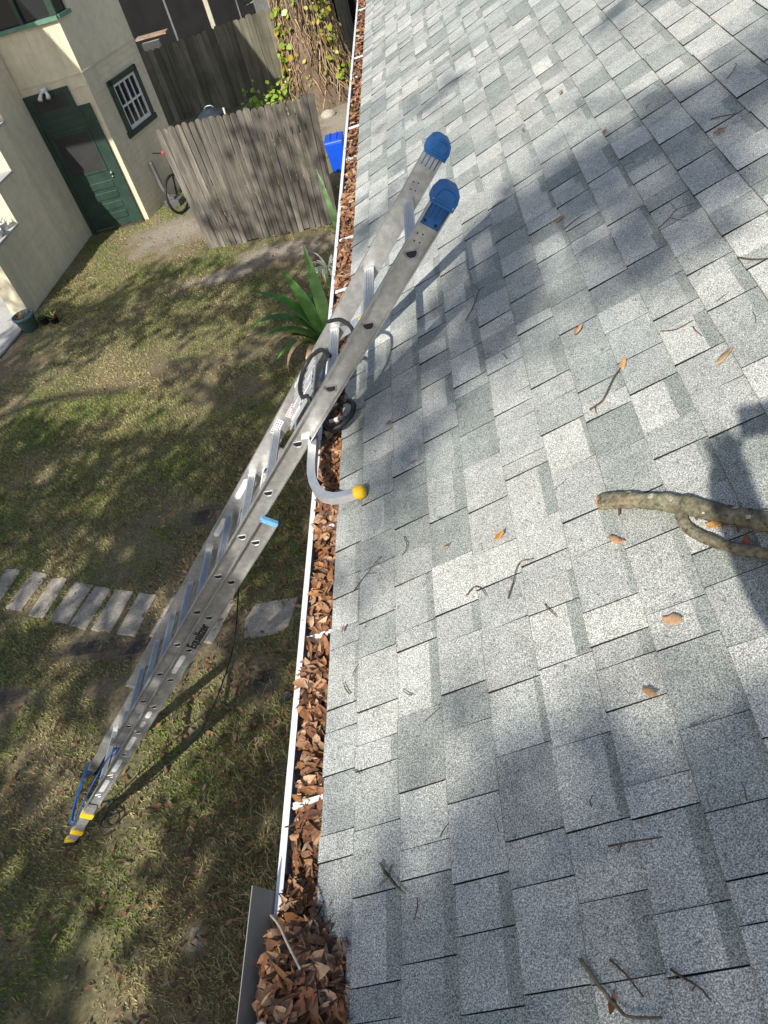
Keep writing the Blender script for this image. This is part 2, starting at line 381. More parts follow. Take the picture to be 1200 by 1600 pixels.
# grass blades
def in_stone(x, y):
    m = np.zeros(len(x), bool)
    for sx, sy, wd in ST: m |= (np.abs((x-sx)*.945-(y-sy)*.326) < wd*.5-.03) & (np.abs((x-sx)*.326+(y-sy)*.945) < .20)
    m |= (x > -1.7) & (x < -1.3) & (y > 1.82) & (y < 2.14)
    return m
NB = 520000
gx = np.concatenate([rng.uniform(-6.1, .1, NB*2//3), rng.uniform(-6.1, .1, NB//3)]); gy = np.concatenate([rng.uniform(-3.2, 6, NB*2//3), rng.uniform(6, 15, NB//3)])
den = .55*val_noise(gx, gy, 1.1, 1)+.45*val_noise(gx, gy, 4.0, 2)
for (c, a, b_) in SOIL: den -= 1.2*np.exp(-(((gx-c[0])/a)**2+((gy-c[1])/b_)**2)*1.3)*(.55 if a > .5 else 1)
for (c, a, b_) in DARKS: den -= 1.0*np.exp(-(((gx-c[0])/a)**2+((gy-c[1])/b_)**2))
den -= np.clip((gx+1.15)*.5, 0, .6)
keep = (rng.random(len(gx)) < np.clip((den-.16)*2.6, 0.03, 1)) & ~in_stone(gx, gy) & ~((gx < -5.7) & (gy < 8.3) & (gx < -6.0)) & ~((gx < -4.75) & (gy > 11.5))
gx, gy, den = gx[keep], gy[keep], den[keep]; n = len(gx)
Lg = rng.uniform(.016, .042, n)*(1+.5*(rng.random(n) < .06)); az = rng.uniform(0, 6.283, n); lean = rng.uniform(.25, 1.25, n)
wd = rng.uniform(.0022, .0042, n)
dx, dy = np.cos(az), np.sin(az)
p0 = np.stack([gx-dy*wd, gy+dx*wd, np.full(n, G+.002)], 1); p1 = np.stack([gx+dy*wd, gy-dx*wd, np.full(n, G+.002)], 1)
mid = np.stack([gx+dx*Lg*.45*np.sin(lean*.6), gy+dy*Lg*.45*np.sin(lean*.6), G+Lg*.5*np.cos(lean*.6)], 1)
tip = np.stack([gx+dx*Lg*np.sin(lean), gy+dy*Lg*np.sin(lean), G+Lg*np.cos(lean)*.9+.002], 1)
sidev = np.stack([dy*wd*.7, -dx*wd*.7, np.zeros(n)], 1)
vs = np.stack([p0, p1, mid+sidev, tip], 1).reshape(-1, 3)
qd = np.arange(n*4).reshape(-1, 4)
dry = np.clip(1.15*val_noise(gx, gy, 2.1, 5)+.55*rng.random(n)-.44, 0, 1)[:, None]
green = np.array([.15,.225,.036])*rng.uniform(.65, 1.35, (n, 1)); straw = np.array([.47,.385,.19])*rng.uniform(.6, 1.25, (n, 1))
gc = green*(1-dry)+straw*dry
fast_mesh('grass', vs, qd, gc, M['grass'], kind='stuff', label='patchy lawn of green and straw coloured grass', cat='grass')

# fallen leaves on the lawn
n = 4600
lx = np.where(rng.random(n) < .7, -1.25+rng.normal(0, .75, n), rng.uniform(-6, 0, n)); ly = np.where(rng.random(n) < .8, rng.uniform(-2.6, 4.5, n), rng.uniform(4.5, 11, n))
m_ = (lx < .05) & (lx > -5.9) & ~(in_stone(lx, ly) & (rng.random(n) < .9)); lx, ly = lx[m_], ly[m_]; n = len(lx)
v_, q_, c_ = leaves_arrays(np.stack([lx, ly, np.full(n, G+.022)+rng.uniform(0, .02, n)], 1), rng.uniform(0, 6.28, n), rng.normal(0, .3, n), rng.normal(0, .35, n),
    rng.uniform(.035, .085, n), rng.uniform(.013, .030, n), rng.normal(.1, .3, n), rng.uniform(-.1, .5, n), brown(n, .6))
fast_mesh('lawn_leaves', v_, q_, c_, M['leaf'], True, kind='stuff', label='brown oak leaves scattered over the lawn', cat='leaves')
# rank dry grass clump under the gutter
n = 2600; cx = rng.choice([-1.15,-.95,-1.3,-.8,-1.5,-1.05,-1.6], n)+rng.normal(0, .16, n); cy = rng.choice([-.35,.2,-.9,.6,1.1,-1.4,-.1,3.4,4.2], n)+rng.normal(0, .2, n)
Lg = rng.uniform(.06, .22, n); az = rng.uniform(0, 6.28, n); lean = rng.uniform(.4, 1.4, n); dx, dy = np.cos(az), np.sin(az); wd = rng.uniform(.0015, .003, n)
p0 = np.stack([cx-dy*wd, cy+dx*wd, np.full(n, G)], 1); p1 = np.stack([cx+dy*wd, cy-dx*wd, np.full(n, G)], 1)
md = np.stack([cx+dx*Lg*.5*np.sin(lean*.5), cy+dy*Lg*.5*np.sin(lean*.5), G+Lg*.55*np.cos(lean*.5)], 1)
tp = np.stack([cx+dx*Lg*np.sin(lean), cy+dy*Lg*np.sin(lean), G+Lg*.7*np.cos(lean)+.01], 1)
sv = np.stack([dy*wd, -dx*wd, np.zeros(n)], 1)
vs = np.stack([p0, p1, md+sv, md-sv, tp], 1).reshape(-1, 3)
i5 = np.arange(n)[:, None]*5
q1 = np.concatenate([i5+[0,1,2,3]], 0); q2 = np.concatenate([i5+[3,2,4,4]], 0)
t1 = np.concatenate([i5+[0,1,2], i5+[0,2,3], i5+[3,2,4]], 0)
gcol = np.where((rng.random(n) < .55)[:, None], np.array([.33,.26,.14]), np.array([.07,.11,.03]))*rng.uniform(.6, 1.2, (n, 1))
fast_mesh('long_grass', vs, t1, np.tile(gcol, (3, 1)), M['grass'], kind='stuff', label='long dry grass tufts under the gutter', cat='grass')

# ================================================================== GUTTER LEAVES
n = 6200; yy = np.concatenate([rng.uniform(-1.4, 3.0, 4000), rng.uniform(3.0, 10.5, 2200)])
xx = rng.uniform(-.095, .012, n); zz = -.075+rng.random(n)**.6*.05+.012*np.sin(yy*7)+.01*np.sin(yy*17+1)
v1, q1, c1 = leaves_arrays(np.stack([xx, yy, zz], 1), rng.uniform(0, 6.28, n), rng.normal(0, .3, n), rng.normal(0, .4, n), rng.uniform(.025, .085, n), rng.uniform(.010, .032, n), rng.normal(.1, .45, n), rng.uniform(-.1, .6, n), brown(n))
n2 = 3000; yy = rng.uniform(-2.9, -1.27, n2); t = rng.random(n2); xx = -.118+t*.225
ramp = np.clip((-1.27-yy)/.22, 0, 1); xx = np.where(ramp < .9, -.10+t*(.105+.10*ramp), xx)
bump_ = .11*np.exp(-((xx+.03)/.085)**2)*ramp
zz = -.065+ramp*.055+bump_*rng.random(n2)**.35+np.clip(xx, 0, 1)*.42*ramp
v2, q2, c2 = leaves_arrays(np.stack([xx, yy, zz], 1), rng.uniform(0, 6.28, n2), rng.normal(0, .5, n2), rng.normal(0, .5, n2), rng.uniform(.035, .095, n2), rng.uniform(.013, .038, n2), rng.normal(.1, .45, n2), rng.uniform(-.1, .6, n2), brown(n2))
bed = MB()
fast_mesh('gutter_leaves', np.concatenate([v1, v2]), np.concatenate([q1, q2+len(v1)]), np.concatenate([c1, c2]), M['leaf'], True, kind='stuff', label='dry brown oak leaves packed into the gutter and heaped at its near end', cat='leaves')
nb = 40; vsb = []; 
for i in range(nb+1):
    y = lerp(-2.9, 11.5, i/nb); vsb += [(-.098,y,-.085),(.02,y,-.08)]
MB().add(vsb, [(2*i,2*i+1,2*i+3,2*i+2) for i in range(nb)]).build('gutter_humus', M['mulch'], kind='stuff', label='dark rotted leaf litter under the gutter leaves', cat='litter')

# ================================================================== LADDER
AL = 0.8418; AZ = .0379
LD = V(math.cos(AL)*math.cos(AZ), math.cos(AL)*math.sin(AZ), math.sin(AL)); LY = V(0,1,0); LN = V(math.sin(AL), 0, -math.cos(AL))
LP = V(.439, .401, .7532); BO = LN*.056 + LY*-.0404 + LD*.0373
def LA(t, y=0, nn=0, base=False): return LP + LD*t + LY*y + LN*nn + (BO if base else V(0,0,0))
ladder = empty('extension_ladder', LA(-5.03, .2), 'long aluminium extension ladder with blue rail caps leaning over the gutter', 'ladder')
WF = .404
def rail(t0, t1, y, sgn, base, hw=.0385, fl=.024, th=.0028):
    """C channel: web in the LD/LN plane, flanges pointing sgn*Y"""
    m = MB(); pr_ = [(-hw,0),(hw,0),(hw,fl),(hw-.004,fl),(hw-.004,th),(-hw+.004,th),(-hw+.004,fl),(-hw,fl)]
    m.prism([LA(t0, y+sgn*b, a, base) for a, b in pr_], LD*(t1-t0)); return m
# fly section: web at outer face, flanges point inwards
rails = []
rails.append(rail(-3.60, .20, .0028, -1, False, fl=.022).build('rail', M['alu'], ladder))
rails.append(rail(-3.60, .20, WF+.012, +1, False, fl=.022).build('rail', M['alu'], ladder))
BW = WF+.07
rails.append(rail(-4.62, -1.36, .0028, -1, True, hw=.040, fl=.024).build('rail', M['alu'], ladder, label='outer lower rail'))
rails.append(rail(-4.62, -1.36, BW+.006, +1, True, hw=.040, fl=.024).build('rail', M['alu'], ladder, label='far lower rail'))
def dprof(sc):
    p = [(-.020,.010),(.020,.010),(.021,.002),(.0175,-.009),(.0085,-.0165),(-.0085,-.0165),(-.0175,-.009),(-.021,.002)]
    return [(a*sc, b*sc) for a, b in p]
# rung frame: flat tread roughly horizontal: rotate profile so flat side faces up
RU = V(0,0,1); RH = V(1,0,0)
def rung(t, y0, y1, base):
    m = MB(); c = LA(t, 0, 0, base)
    m.prism([c+LY*y0+RH*a+RU*b for a, b in dprof(.92)], LY*(y1-y0)); 
    for g in (-.010, -.003, .004, .011): m.box(c+LY*((y0+y1)/2)+RH*g+RU*.0118, ((.0011, (y1-y0)/2-.02, .0012)), (RH, LY, RU))
    return m
def collar(t, y, base, out):   # pressed D ring at the rail face with a dark hollow
    m = MB(); c = LA(t, y, 0, base); n = 8; a = dprof(1.22); b = dprof(.86)
    vs = [c+RH*p[0]+RU*p[1]+LY*out*.001 for p in a]+[c+RH*p[0]*1.0+RU*p[1]+LY*out*.0045 for p in dprof(1.0)]+[c+RH*p[0]+RU*p[1]+LY*out*.0012 for p in b]
    m.add(vs, [(i,(i+1) % n, n+(i+1) % n, n+i) for i in range(n)]+[(n+i, n+(i+1) % n, 2*n+(i+1) % n, 2*n+i) for i in range(n)], None)
    return m
def hollow(t, y, base, out):  # flat dark plate standing in for the shade inside the rung end
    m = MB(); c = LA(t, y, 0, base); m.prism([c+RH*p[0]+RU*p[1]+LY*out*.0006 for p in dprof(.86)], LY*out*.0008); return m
for i in range(12):
    t = -.3048*i
    r_ = rung(t, .001, WF+.011, False).build('rung', M['alu_bright'], ladder)
    collar(t, 0, False, -1).build('collar', M['alu_bright'], r_); hollow(t, 0, False, -1).build('socket_shade', M['metal_dark'], r_)
    collar(t, WF+.012, False, -1).build('collar', M['alu_bright'], r_)
for i in range(5, 15):
    t = -.3048*i
    r_ = rung(t, .001, BW+.005, True).build('rung', M['alu_bright'], ladder)
    collar(t, 0, True, -1).build('collar', M['alu_bright'], r_); hollow(t, 0, True, -1).build('socket_shade', M['metal_dark'], r_)
# blue caps on the fly rails
for y in (0, WF+.012):
    m = MB(); sy = y-.004 if y == 0 else y+.006
    m.prism([LA(b, sy, a) for a, b in [(-.035,.105),(.035,.105),(.035,.20),(-.035,.20)]], LY*.010)
    m.prism([LA(b, y-.018, a) for a, b in [(-.043,.185),(.043,.185),(.0445,.212),(.036,.240),(.017,.252),(-.017,.252),(-.036,.240),(-.0445,.212)]], LY*.056)
    m.prism([LA(b, y-.022, a) for a, b in [(-.043,.184),(.043,.184),(.043,.194),(-.043,.194)]], LY*.006)
    m.prism([LA(b, y-.024, a) for a, b in [(-.030,.205),(.030,.205),(.026,.232),(.012,.241),(-.012,.241),(-.026,.232)]], LY*.008)
    for g in (-.026, -.009, .009, .026): m.prism([LA(b, sy-.007, a) for a, b in [(g-.0025,.135),(g+.0025,.135),(g+.0025,.188),(g-.0025,.188)]], LY*.01)
    cp = m.build('rail_cap', M['blue'], ladder, bevel=.002)
    for a, b in ((-.02,.112),(.02,.112)):
        q = MB(); q.tube([LA(b+.008, sy+.001, a), LA(b+.008, sy-.0025, a)], .005, 8); q.build('rivet', M['metal_dark'], cp)
    for a, b in ((-.018,.07),(.0,.074),(.004,.045),(-.014,.042)):
        q = MB(); q.tube([LA(b, y+.0005, a), LA(b, y-.001, a)], .0028, 8); q.build('bolt_hole', M['metal_dark'], rails[0 if y == 0 else 1])
MB().prism([LA(b, .003, a, True) for a, b in [(-.0405,-1.378),(.0405,-1.378),(.0405,-1.354),(-.0405,-1.354)]], LY*-.024).build('rail_cap', M['blue_light'], ladder, bevel=.004, label='pale blue cap on the lower rail')
# fly lock / bottom guides
for y in (0, WF+.012):
    MB().prism([LA(b, y-.003, a) for a, b in [(-.042,-3.62),(.042,-3.62),(.042,-3.585),(-.042,-3.585)]], LY*.03).build('guide', M['alu_bright'], ladder)
# levelling legs
for s_, y in ((1, -.034), (-1, BW+.012)):
    m = MB(); m.prism([LA(b, y, a, True) for a, b in [(-.031,-5.0),(.031,-5.0),(.031,-4.4),(-.031,-4.4)]], LY*.026)
    leg = m.build('levelling_leg', M['alu'], ladder, bevel=.003)
    for tb in ((-4.53, -4.82) if s_ == 1 else ()):
        MB().prism([LA(b, y-.006, a, True) for a, b in [(-.042,tb-.035),(.042,tb-.035),(.042,tb+.03),(-.042,tb+.03)]], LY*.038).build('clamp', M['yellow'], leg, bevel=.004)
    f = MB(); f.prism([LA(b, y-.008, a, True) for a, b in [(-.044,-5.035),(.044,-5.035),(.040,-4.965),(-.040,-4.965)]], LY*.042); f.build('foot', M['yellow'] if s_ == 1 else M['navy'], leg, bevel=.004)
    f = MB(); c = LA(-5.02, y+.012, .02, True); f.box((c.x, c.y, G+.016), (.05,.032,.012)); f.build('foot_pad', M['black'], leg, bevel=.005)
# blue strut with tape on the far leg and blue strap
xb = MB()
for k_ in range(8):
    y0_, y1_ = lerp(.03, BW, k_/8), lerp(.03, BW, (k_+1)/8); d0, d1 = [-4.93+.10*(2*q_/8-1)**2 for q_ in (k_, k_+1)]
    xb.hexa([LA(d0-.03,y0_,-.062,True),LA(d1-.03,y1_,-.062,True),LA(d1-.03,y1_,-.048,True),LA(d0-.03,y0_,-.048,True),LA(d0+.03,y0_,-.062,True),LA(d1+.03,y1_,-.062,True),LA(d1+.03,y1_,-.048,True),LA(d0+.03,y0_,-.048,True)])
xb.build('leveller_bar', M['blue'], ladder, label='blue curved bar joining the levelling legs')
MB().tube([LA(-3.82,.12,-.03,True), LA(-4.0,.10,-.05,True), LA(-4.25,.07,-.055,True), LA(-4.5,.04,-.05,True), LA(-4.75,-.01,-.046,True), LA(-4.93,-.02,-.045,True)], .006, 6).build('pull_cord', M['navy'], ladder, label='blue cord along the lower rungs')
MB().prism([LA(-.3048*12.5+.0, y, a, True) for a, y in [(-.028,.04),(.0,.04),(.0,.12),(-.028,.12)]], LD*.04).build('cord_clip', M['blue'], ladder)
# stickers and lettering on the lower rail
def sticker(t0, t1, a0, a1, base=True, y=-.0006, m=None, name='sticker', rnd=True, parent=None):
    q = MB(); k = min(.012, (t1-t0)*.3, (a1-a0)*.45) if rnd else .001
    pts = [(a0+k,t0),(a1-k,t0),(a1,t0+k),(a1,t1-k),(a1-k,t1),(a0+k,t1),(a0,t1-k),(a0,t0+k)]
    q.prism([LA(b, y, a, base) for a, b in pts], LY*-.0008)
    return q.build(name, m or M['white_label'], parent or rails[2])
def bt(i, f=0): return -.3048*(i+5)-.3048*f
sticker(bt(3,.80), bt(3,.18), -.020, .008)
sticker(bt(5,.45), bt(5,.18), -.012, .014); sticker(bt(5,.82), bt(5,.58), -.012, .014)
sticker(bt(6,.80), bt(6,.22), -.014, .016); sticker(bt(7,.82), bt(7,.22), -.014, .016); sticker(bt(8,.82), bt(8,.2), -.014, .016)
for a in (5, 6):   # oval white stickers inside the far fly rail
    sticker(-.3048*(a+.62), -.3048*(a+.12), -.026, .004, False, WF+.0113, parent=rails[1])
cu = bpy.data.curves.new('lettering', 'FONT'); cu.body = 'Equalizer'; cu.size = .066; cu.extrude = .0004; cu.offset = .0016; cu.align_x = 'CENTER'; cu.align_y = 'CENTER'
to = bpy.data.objects.new('lettering_curve', cu); COL.objects.link(to)
bpy.context.view_layer.update(); dg = bpy.context.evaluated_depsgraph_get()
tm = bpy.data.meshes.new_from_object(to.evaluated_get(dg)); bpy.data.objects.remove(to)
c = LA(bt(2,.56), -.0018, .006, True); ux = LD; uy = -LN
bb = basepos(rails[2])
for v in tm.vertices:
    x, y, z = v.co; P = c + ux*(x*.92) + uy*(y*1.05) - LY*z; v.co = P-bb
tm.materials.clear(); tm.materials.append(M['print']); lo = bpy.data.objects.new('lettering', tm); COL.objects.link(lo); lo.parent = rails[2]
# labels on the upper far rail (unreadable small print)
def label_plate(t0, t1, a0, a1, red=False):
    o = sticker(t0, t1, a0, a1, False, WF+.0105, name='label', rnd=False, parent=rails[1])
    q = MB(); nl = 6
    for i in range(nl):
        tt = lerp(t0, t1, (i+.8)/(nl+.6)); 
        for j in range(3):
            x0 = lerp(a0, a1, .08+.3*j); x1 = x0+(a1-a0)*random.uniform(.12,.26)
            q.prism([LA(b, WF+.0096, a) for a, b in [(x0,tt-.003),(x1,tt-.003),(x1,tt+.002),(x0,tt+.002)]], LY*-.0004)
    q.build('small_print', M['print_red'] if red else M['print'], rails[1])
label_plate(-1.12, -1.04, -.005, .03, True); label_plate(-1.24, -1.15, -.03, .005)

# stabiliser: ribbed plate across the rails, square arms that curve to the roof
st = MB(); 
st.prism([LA(b, .045, -.046) for b in (-.68, -.90)]+[LA(b, .36, -.046) for b in (-.90, -.68)], LN*.006)
plate = st.build('stabiliser_plate', M['alu_bright'], ladder, bevel=.002)
for i in range(9):
    y = .06+i*.034; q = MB(); q.prism([LA(b, y, -.0505) for b in (-.69,-.89)]+[LA(b, y+.012, -.0505) for b in (-.89,-.69)], LN*.005); q.build('rib', M['alu_bright'], plate)
for y0, y1, t0, t1 in ((.11,.19,-.76,-.69),(.07,.17,-.87,-.79),(.315,.345,-.89,-.70)):
    q = MB(); q.prism([LA(b, y0, -.0535) for b in (t0, t1)]+[LA(b, y1, -.0535) for b in (t1, t0)], LN*.003); o = q.build('label', M['white_label'], plate)
    q = MB()
    for i in range(5):
        tt = lerp(t0, t1, (i+.7)/5.6); ya_ = lerp(y0, y1, .12); yb_ = lerp(y0, y1, random.uniform(.6,.9))
        q.prism([LA(b, ya_, -.0542) for b in (tt, tt+.003)]+[LA(b, yb_, -.0542) for b in (tt+.003, tt)], LN*.0006)
    q.build('small_print', M['print'], plate)
def arm(sg, y0):
    Y = lambda y: y0+sg*y
    pts = [(-.107,Y(-.03),.066),(-.105,Y(.03),.06),(-.104,Y(.14),.058),(-.100,Y(.205),.058),(-.090,Y(.255),.058),(-.072,Y(.30),.058),(-.045,Y(.338),.059),(-.012,Y(.36),.063),(.025,Y(.372),.07),(.06,Y(.376),.078),(.088,Y(.377),.085)]
    a = MB().tube(pts, .0165, 4, square=True, up=(0,0,1)); o = a.build('stabiliser_arm', M['alu_bright'], ladder)
    q = MB(); 
    rr = [(.0,.020),(.006,.0245),(.016,.027),(.030,.027),(.040,.022),(.045,.010)]
    q.tube([V(.080,Y(.377),.083)+V(.97,0,.24)*a_ for a_, _ in rr], [b for _, b in rr], 12); q.build('rubber_tip', M['yellow'], o)
arm(-1, .39); arm(1, .81)
MB().tube([(-.128,.36,.085),(-.128,.85,.085)], .0165, 4, square=True, up=(0,0,1)).build('stabiliser_bar', M['alu_bright'], ladder)

# black foam-covered bungee loops hanging at the second rung
ropes = empty('bungee_loops', LA(-.61,.1,-.05), 'black rubber hose looped around a ladder rung above the gutter', 'hose')
def smooth(pts, n=6, closed=False):
    pts = [Vector(p) for p in pts]; out = []; m = len(pts); rng_ = range(m if closed else m-1)
    for i in rng_:
        p0 = pts[(i-1) % m if closed else max(i-1,0)]; p1 = pts[i]; p2 = pts[(i+1) % m]; p3 = pts[(i+2) % m if closed else min(i+2,m-1)]
        for k in range(n):
            t = k/n; out.append(.5*((2*p1)+(p2-p0)*t+(2*p0-5*p1+4*p2-p3)*t*t+(-p0+3*p1-3*p2+p3)*t**3))
    if not closed: out.append(pts[-1])
    return out
MB().tube(smooth([LA(-.66,.03,.0), LA(-.57,.10,.045), LA(-.49,.23,.03), LA(-.50,.31,-.02), LA(-.56,.36,-.055)]), .0085, 8).build('loop', M['black'], ropes)
MB().tube(smooth([LA(-.60,.19,-.02), LA(-.64,.27,-.045), LA(-.74,.31,-.06), LA(-.80,.23,-.06), LA(-.78,.12,-.05), LA(-.72,.05,-.045), LA(-.76,.02,-.01)]), .0095, 8).build('loop', M['black'], ropes)
MB().tube(smooth([(-.03,.60,.06),(.03,.60,.075),(.062,.555,.08),(.05,.495,.075),(.0,.455,.06),(-.05,.475,.05),(-.062,.54,.05)], closed=True), .0115, 8, closed=True).build('loop', M['black'], ropes)
MB().tube(smooth([(.0,.70,.13),(.015,.66,.10),(.035,.61,.085)]), .003, 6).build('strap', M['black'], ropes)
MB().tube(smooth([LA(-.74,.04,.03),(-.02,.62,.13),(.0,.60,.085)]), .009, 8).build('strap', M['black'], ropes)

# thin black cord from the ladder to the grass
cd = MB(); cd.tube(smooth([(-0.894,0.833,-1.050),(-1.051,0.905,-1.400),(-1.273,0.959,-1.900),(-1.549,1.017,-2.400),(-1.816,0.996,-2.800),(-2.009,0.872,-2.970),(-2.354,0.544,-2.970),(-2.693,0.455,-2.975)]), .005, 6)
cd.build('black_cord', M['black'], base=(-2,.9,G), label='thin black cord trailing from the ladder into the grass', cat='cord')
MB().tube(smooth([(-2.60,.34,G+.03),(-2.52,.40,G+.04),(-2.47,.34,G+.035),(-2.53,.27,G+.03),(-2.60,.29,G+.045),(-2.56,.38,G+.05),(-2.49,.36,G+.045)], closed=True), .006, 6, closed=True).build('cord_coil', M['black'], base=(-2.55,.33,G), label='small black coil of cord in the grass by the ladder foot', cat='cord')

# ================================================================== BRANCH AND DEBRIS ON THE ROOF
def rp(u, y, h=0): return V(*RF(u, y, h))
HS = .011
br = empty('cut_branch', rp(1.0,-.6,0), 'thick sawn lichen spotted branch lying on the shingles at right', 'branch')
def wob(pts, a, seed):
    r = random.Random(seed); return [Vector(p)+V(r.uniform(-a,a), r.uniform(-a,a), r.uniform(-a,a)*.4) for p in pts]
path = [rp(lerp(.958,1.62,i/14), lerp(-.553,-1.075,i/14)+.02*math.sin(i*.5), HS+.021+.004*math.sin(i*.9)) for i in range(15)]
rad = [.0205+.0015*math.sin(i*1.7)+.0005*i for i in range(15)]
def rough_tube(pts, rads, seed, n=16, amp=.10):
    m = MB(); r = random.Random(seed); m.tube(pts, rads, n); L_ = len(pts); kn = [(r.uniform(0, L_), r.uniform(0, n), r.uniform(.18,.4)) for _ in range(max(3, L_//8))]
    for i in range(L_):
        for k in range(n):
            q = m.v[i*n+k]; f = 1+amp*(r.random()-.5)+.05*math.sin(k*2.1+i*.35)+sum(a_*math.exp(-((i-ki)/1.5)**2-((((k-kk+n/2) % n)-n/2)/1.6)**2) for ki, kk, a_ in kn)
            c_ = pts[i]; m.v[i*n+k] = tuple(c_[j]+(q[j]-c_[j])*f for j in range(3))
    return m
sp_ = smooth(path, 6); sr_ = [lerp(rad[min(int(i/6),13)], rad[min(int(i/6)+1,14)], (i % 6)/6) for i in range(len(sp_))]
stem = rough_tube(wob(sp_,.0012,3), sr_, 3).build('stem', M['bark'], br)
e0 = path[0]; dirn = (path[0]-path[1]).normalized()
MB().tube([e0+dirn*.0005, e0+dirn*.003], .0205, 12).build('cut_face', M['cutwood'], stem)
side = [rp(1.135,-.70,HS+.02), rp(1.135,-.745,HS+.017), rp(1.165,-.80,HS+.015), rp(1.225,-.865,HS+.013), rp(1.30,-.925,HS+.013), rp(1.42,-1.03,HS+.014)]
ss_ = smooth(side, 6); rough_tube(wob(ss_,.0012,5), [.0145-.0001*i for i in range(len(ss_))], 5, 12, .14).build('side_branch', M['bark'], br)
for (i0, tx, ty, l_) in ((1,-.01,-.03,.04),(4,.02,-.03,.03),(6,-.005,-.03,.03),(3,.01,.03,.025)):
    P = path[i0]; MB().tube(smooth([P, P+V(tx*.5,ty*.5,-.004), P+V(tx,ty-.01,-.012)],3), .0028, 5).build('broken_shoot', M['twig'], br)
r = random.Random(9)
for i in range(15):
    t = r.uniform(.3, 9); i0 = int(t); P = path[i0].lerp(path[i0+1], t-i0); a = r.uniform(-.9, 1.3)
    nrm = V(-SP*math.cos(a)-math.sin(a)*.6*CP, -math.sin(a)*.7, CP*math.cos(a)).normalized()
    q = MB(); rr = r.uniform(.003,.0075); X = dirn; Y = nrm.cross(X).normalized(); c_ = P+nrm*(rad[i0]+.0002)
    q.prism([c_+X*(rr*r.uniform(.7,1.5)*math.cos(k*.785))+Y*(rr*.8*r.uniform(.7,1.3)*math.sin(k*.785)) for k in range(8)], nrm*.0008); q.build('lichen', M['lichen'], stem)

# single leaves: (u, y, length, yaw, label)
def roof_leaf(u, y, L, yaw, label, colr):
    curl = random.uniform(-.15,.55); wf = random.uniform(.30,.52)
    n1 = np.ones(1)
    v, q, c = leaves_arrays(np.zeros((1,3)), n1*yaw, n1*random.gauss(0,.12), n1*random.gauss(0,.2), n1*L, n1*L*wf, n1*curl, n1*.25, np.array([colr]))
    v = v+rng.normal(0, L*.018, v.shape); P = rp(u, y, HS+.008); mm = MB()
    vs = [P + V(CP,0,SP)*float(a[0]) + V(0,1,0)*float(a[1]) + V(-SP,0,CP)*float(a[2]) for a in v]
    mm.add(vs, [tuple(int(i) for i in f) for f in q], tuple(colr), True)
    o = mm.build('dry_leaf', M['leaf'], base=P, label=label, cat='leaf', group='dry leaves on the roof')
    so_ = o.modifiers.new('thick', 'SOLIDIFY'); so_.thickness = .0006
LEAVES = [
 (0.646,-0.486,.045,.4,'golden orange crumpled leaf on shingles beside the yellow stabiliser tip',(.48,.22,.03)),
 (0.967,-0.687,.06,-.8,'broad tan leaf on the shingle just below the cut branch',(.42,.25,.14)),
 (1.035,-0.967,.055,-.5,'curled tan leaf on lit shingles left of the shadow',(.45,.28,.16)),
 (0.941,-1.118,.05,-.7,'brown leaf lowest on the sunlit shingles at right',(.38,.22,.11)),
 (1.386,-0.248,.06,.45,'pale tan leaf on a course above the photographer shadow',(.48,.33,.19)),
 (1.044,0.229,.05,.7,'narrow tan leaf on bright shingles left of the forked stick',(.42,.26,.15)),
 (1.113,0.974,.05,.3,'glossy brown leaf beside a dark stick at upper middle',(.36,.19,.07)),
 (1.725,0.852,.05,-.1,'reddish brown leaf at the upper right of the roof',(.30,.15,.09)),
 (1.330,2.106,.04,1.0,'small brown leaf in the sunlit upper roof',(.34,.18,.08)),
 (0.088,0.908,.045,.2,'brown leaf against the ladder rail near the roof edge',(.33,.18,.10)),
 (0.464,-0.426,.028,.2,'tiny orange leaf left of the golden crumpled leaf',(.40,.20,.08)),
 (0.060,-0.558,.03,1.2,'small brown leaf at the eave beside a gutter hanger',(.33,.18,.10)),
 (1.194,-0.766,.05,-.6,'orange brown leaf caught in the fork of the cut branch',(.46,.24,.08)),
 (1.240,-0.844,.04,1.3,'dark red leaf in shadow under the side branch',(.26,.09,.05)),
 (0.726,-1.663,.045,1.2,'rust coloured leaf under the crooked stick at the bottom edge',(.28,.11,.05)),
 (1.136,-0.055,.05,1.2,'orange brown leaf stuck to the tip of the forked stick',(.44,.25,.11)),
 (0.355,0.037,.03,.1,'reddish leaf fragment in shade above the yellow tip',(.24,.13,.10)),
 (0.250,0.342,.03,.4,'reddish leaf fragment on the second course by the black loop',(.24,.13,.10)),
 (1.411,1.424,.03,.5,'small brown leaf on the shaded band at upper right',(.28,.15,.09)),
 (0.471,3.351,.03,.9,'small brown leaf near the eave above the blue rail caps',(.30,.16,.08)),
 (1.101,2.000,.03,1.1,'small dark leaf on the pale shingles right of the rail caps',(.20,.10,.06)),
]
for x, y, L, yw, lb, cl in LEAVES:
    roof_leaf(x, y, L, yw, lb, cl)
def stick(pts, r, label, m='twig', forks=(), group=None):
    P = [rp(x, y, HS+r*.8+(.003 if 0 < i < len(pts)-1 else 0)) for i, (x, y) in enumerate(pts)]
    r = r*.58; S = smooth(P, 4); n = len(S); o = MB(); o.tube(wob(S,.0006,len(label)), [r*(1-.45*i/n) for i in range(n)], 6)
    for f in forks:
        F = [rp(x, y, HS+r*.7) for x, y in f]; o.tube(smooth(F,3), [r*.6*(1-.5*i/(len(F)*3)) for i in range(len(smooth(F,3)))], 5)
    return o.build('stick', M[m], base=P[0], label=label, cat='stick', group=group)
stick([(0.998,-0.170),(1.042,-0.164),(1.072,-0.125),(1.102,-0.085),(1.128,-0.062)], .0055, 'stout brown stick with a leaf at its upper end, on bright shingles', forks=[[(1.016,-0.168),(1.012,-0.196)]])
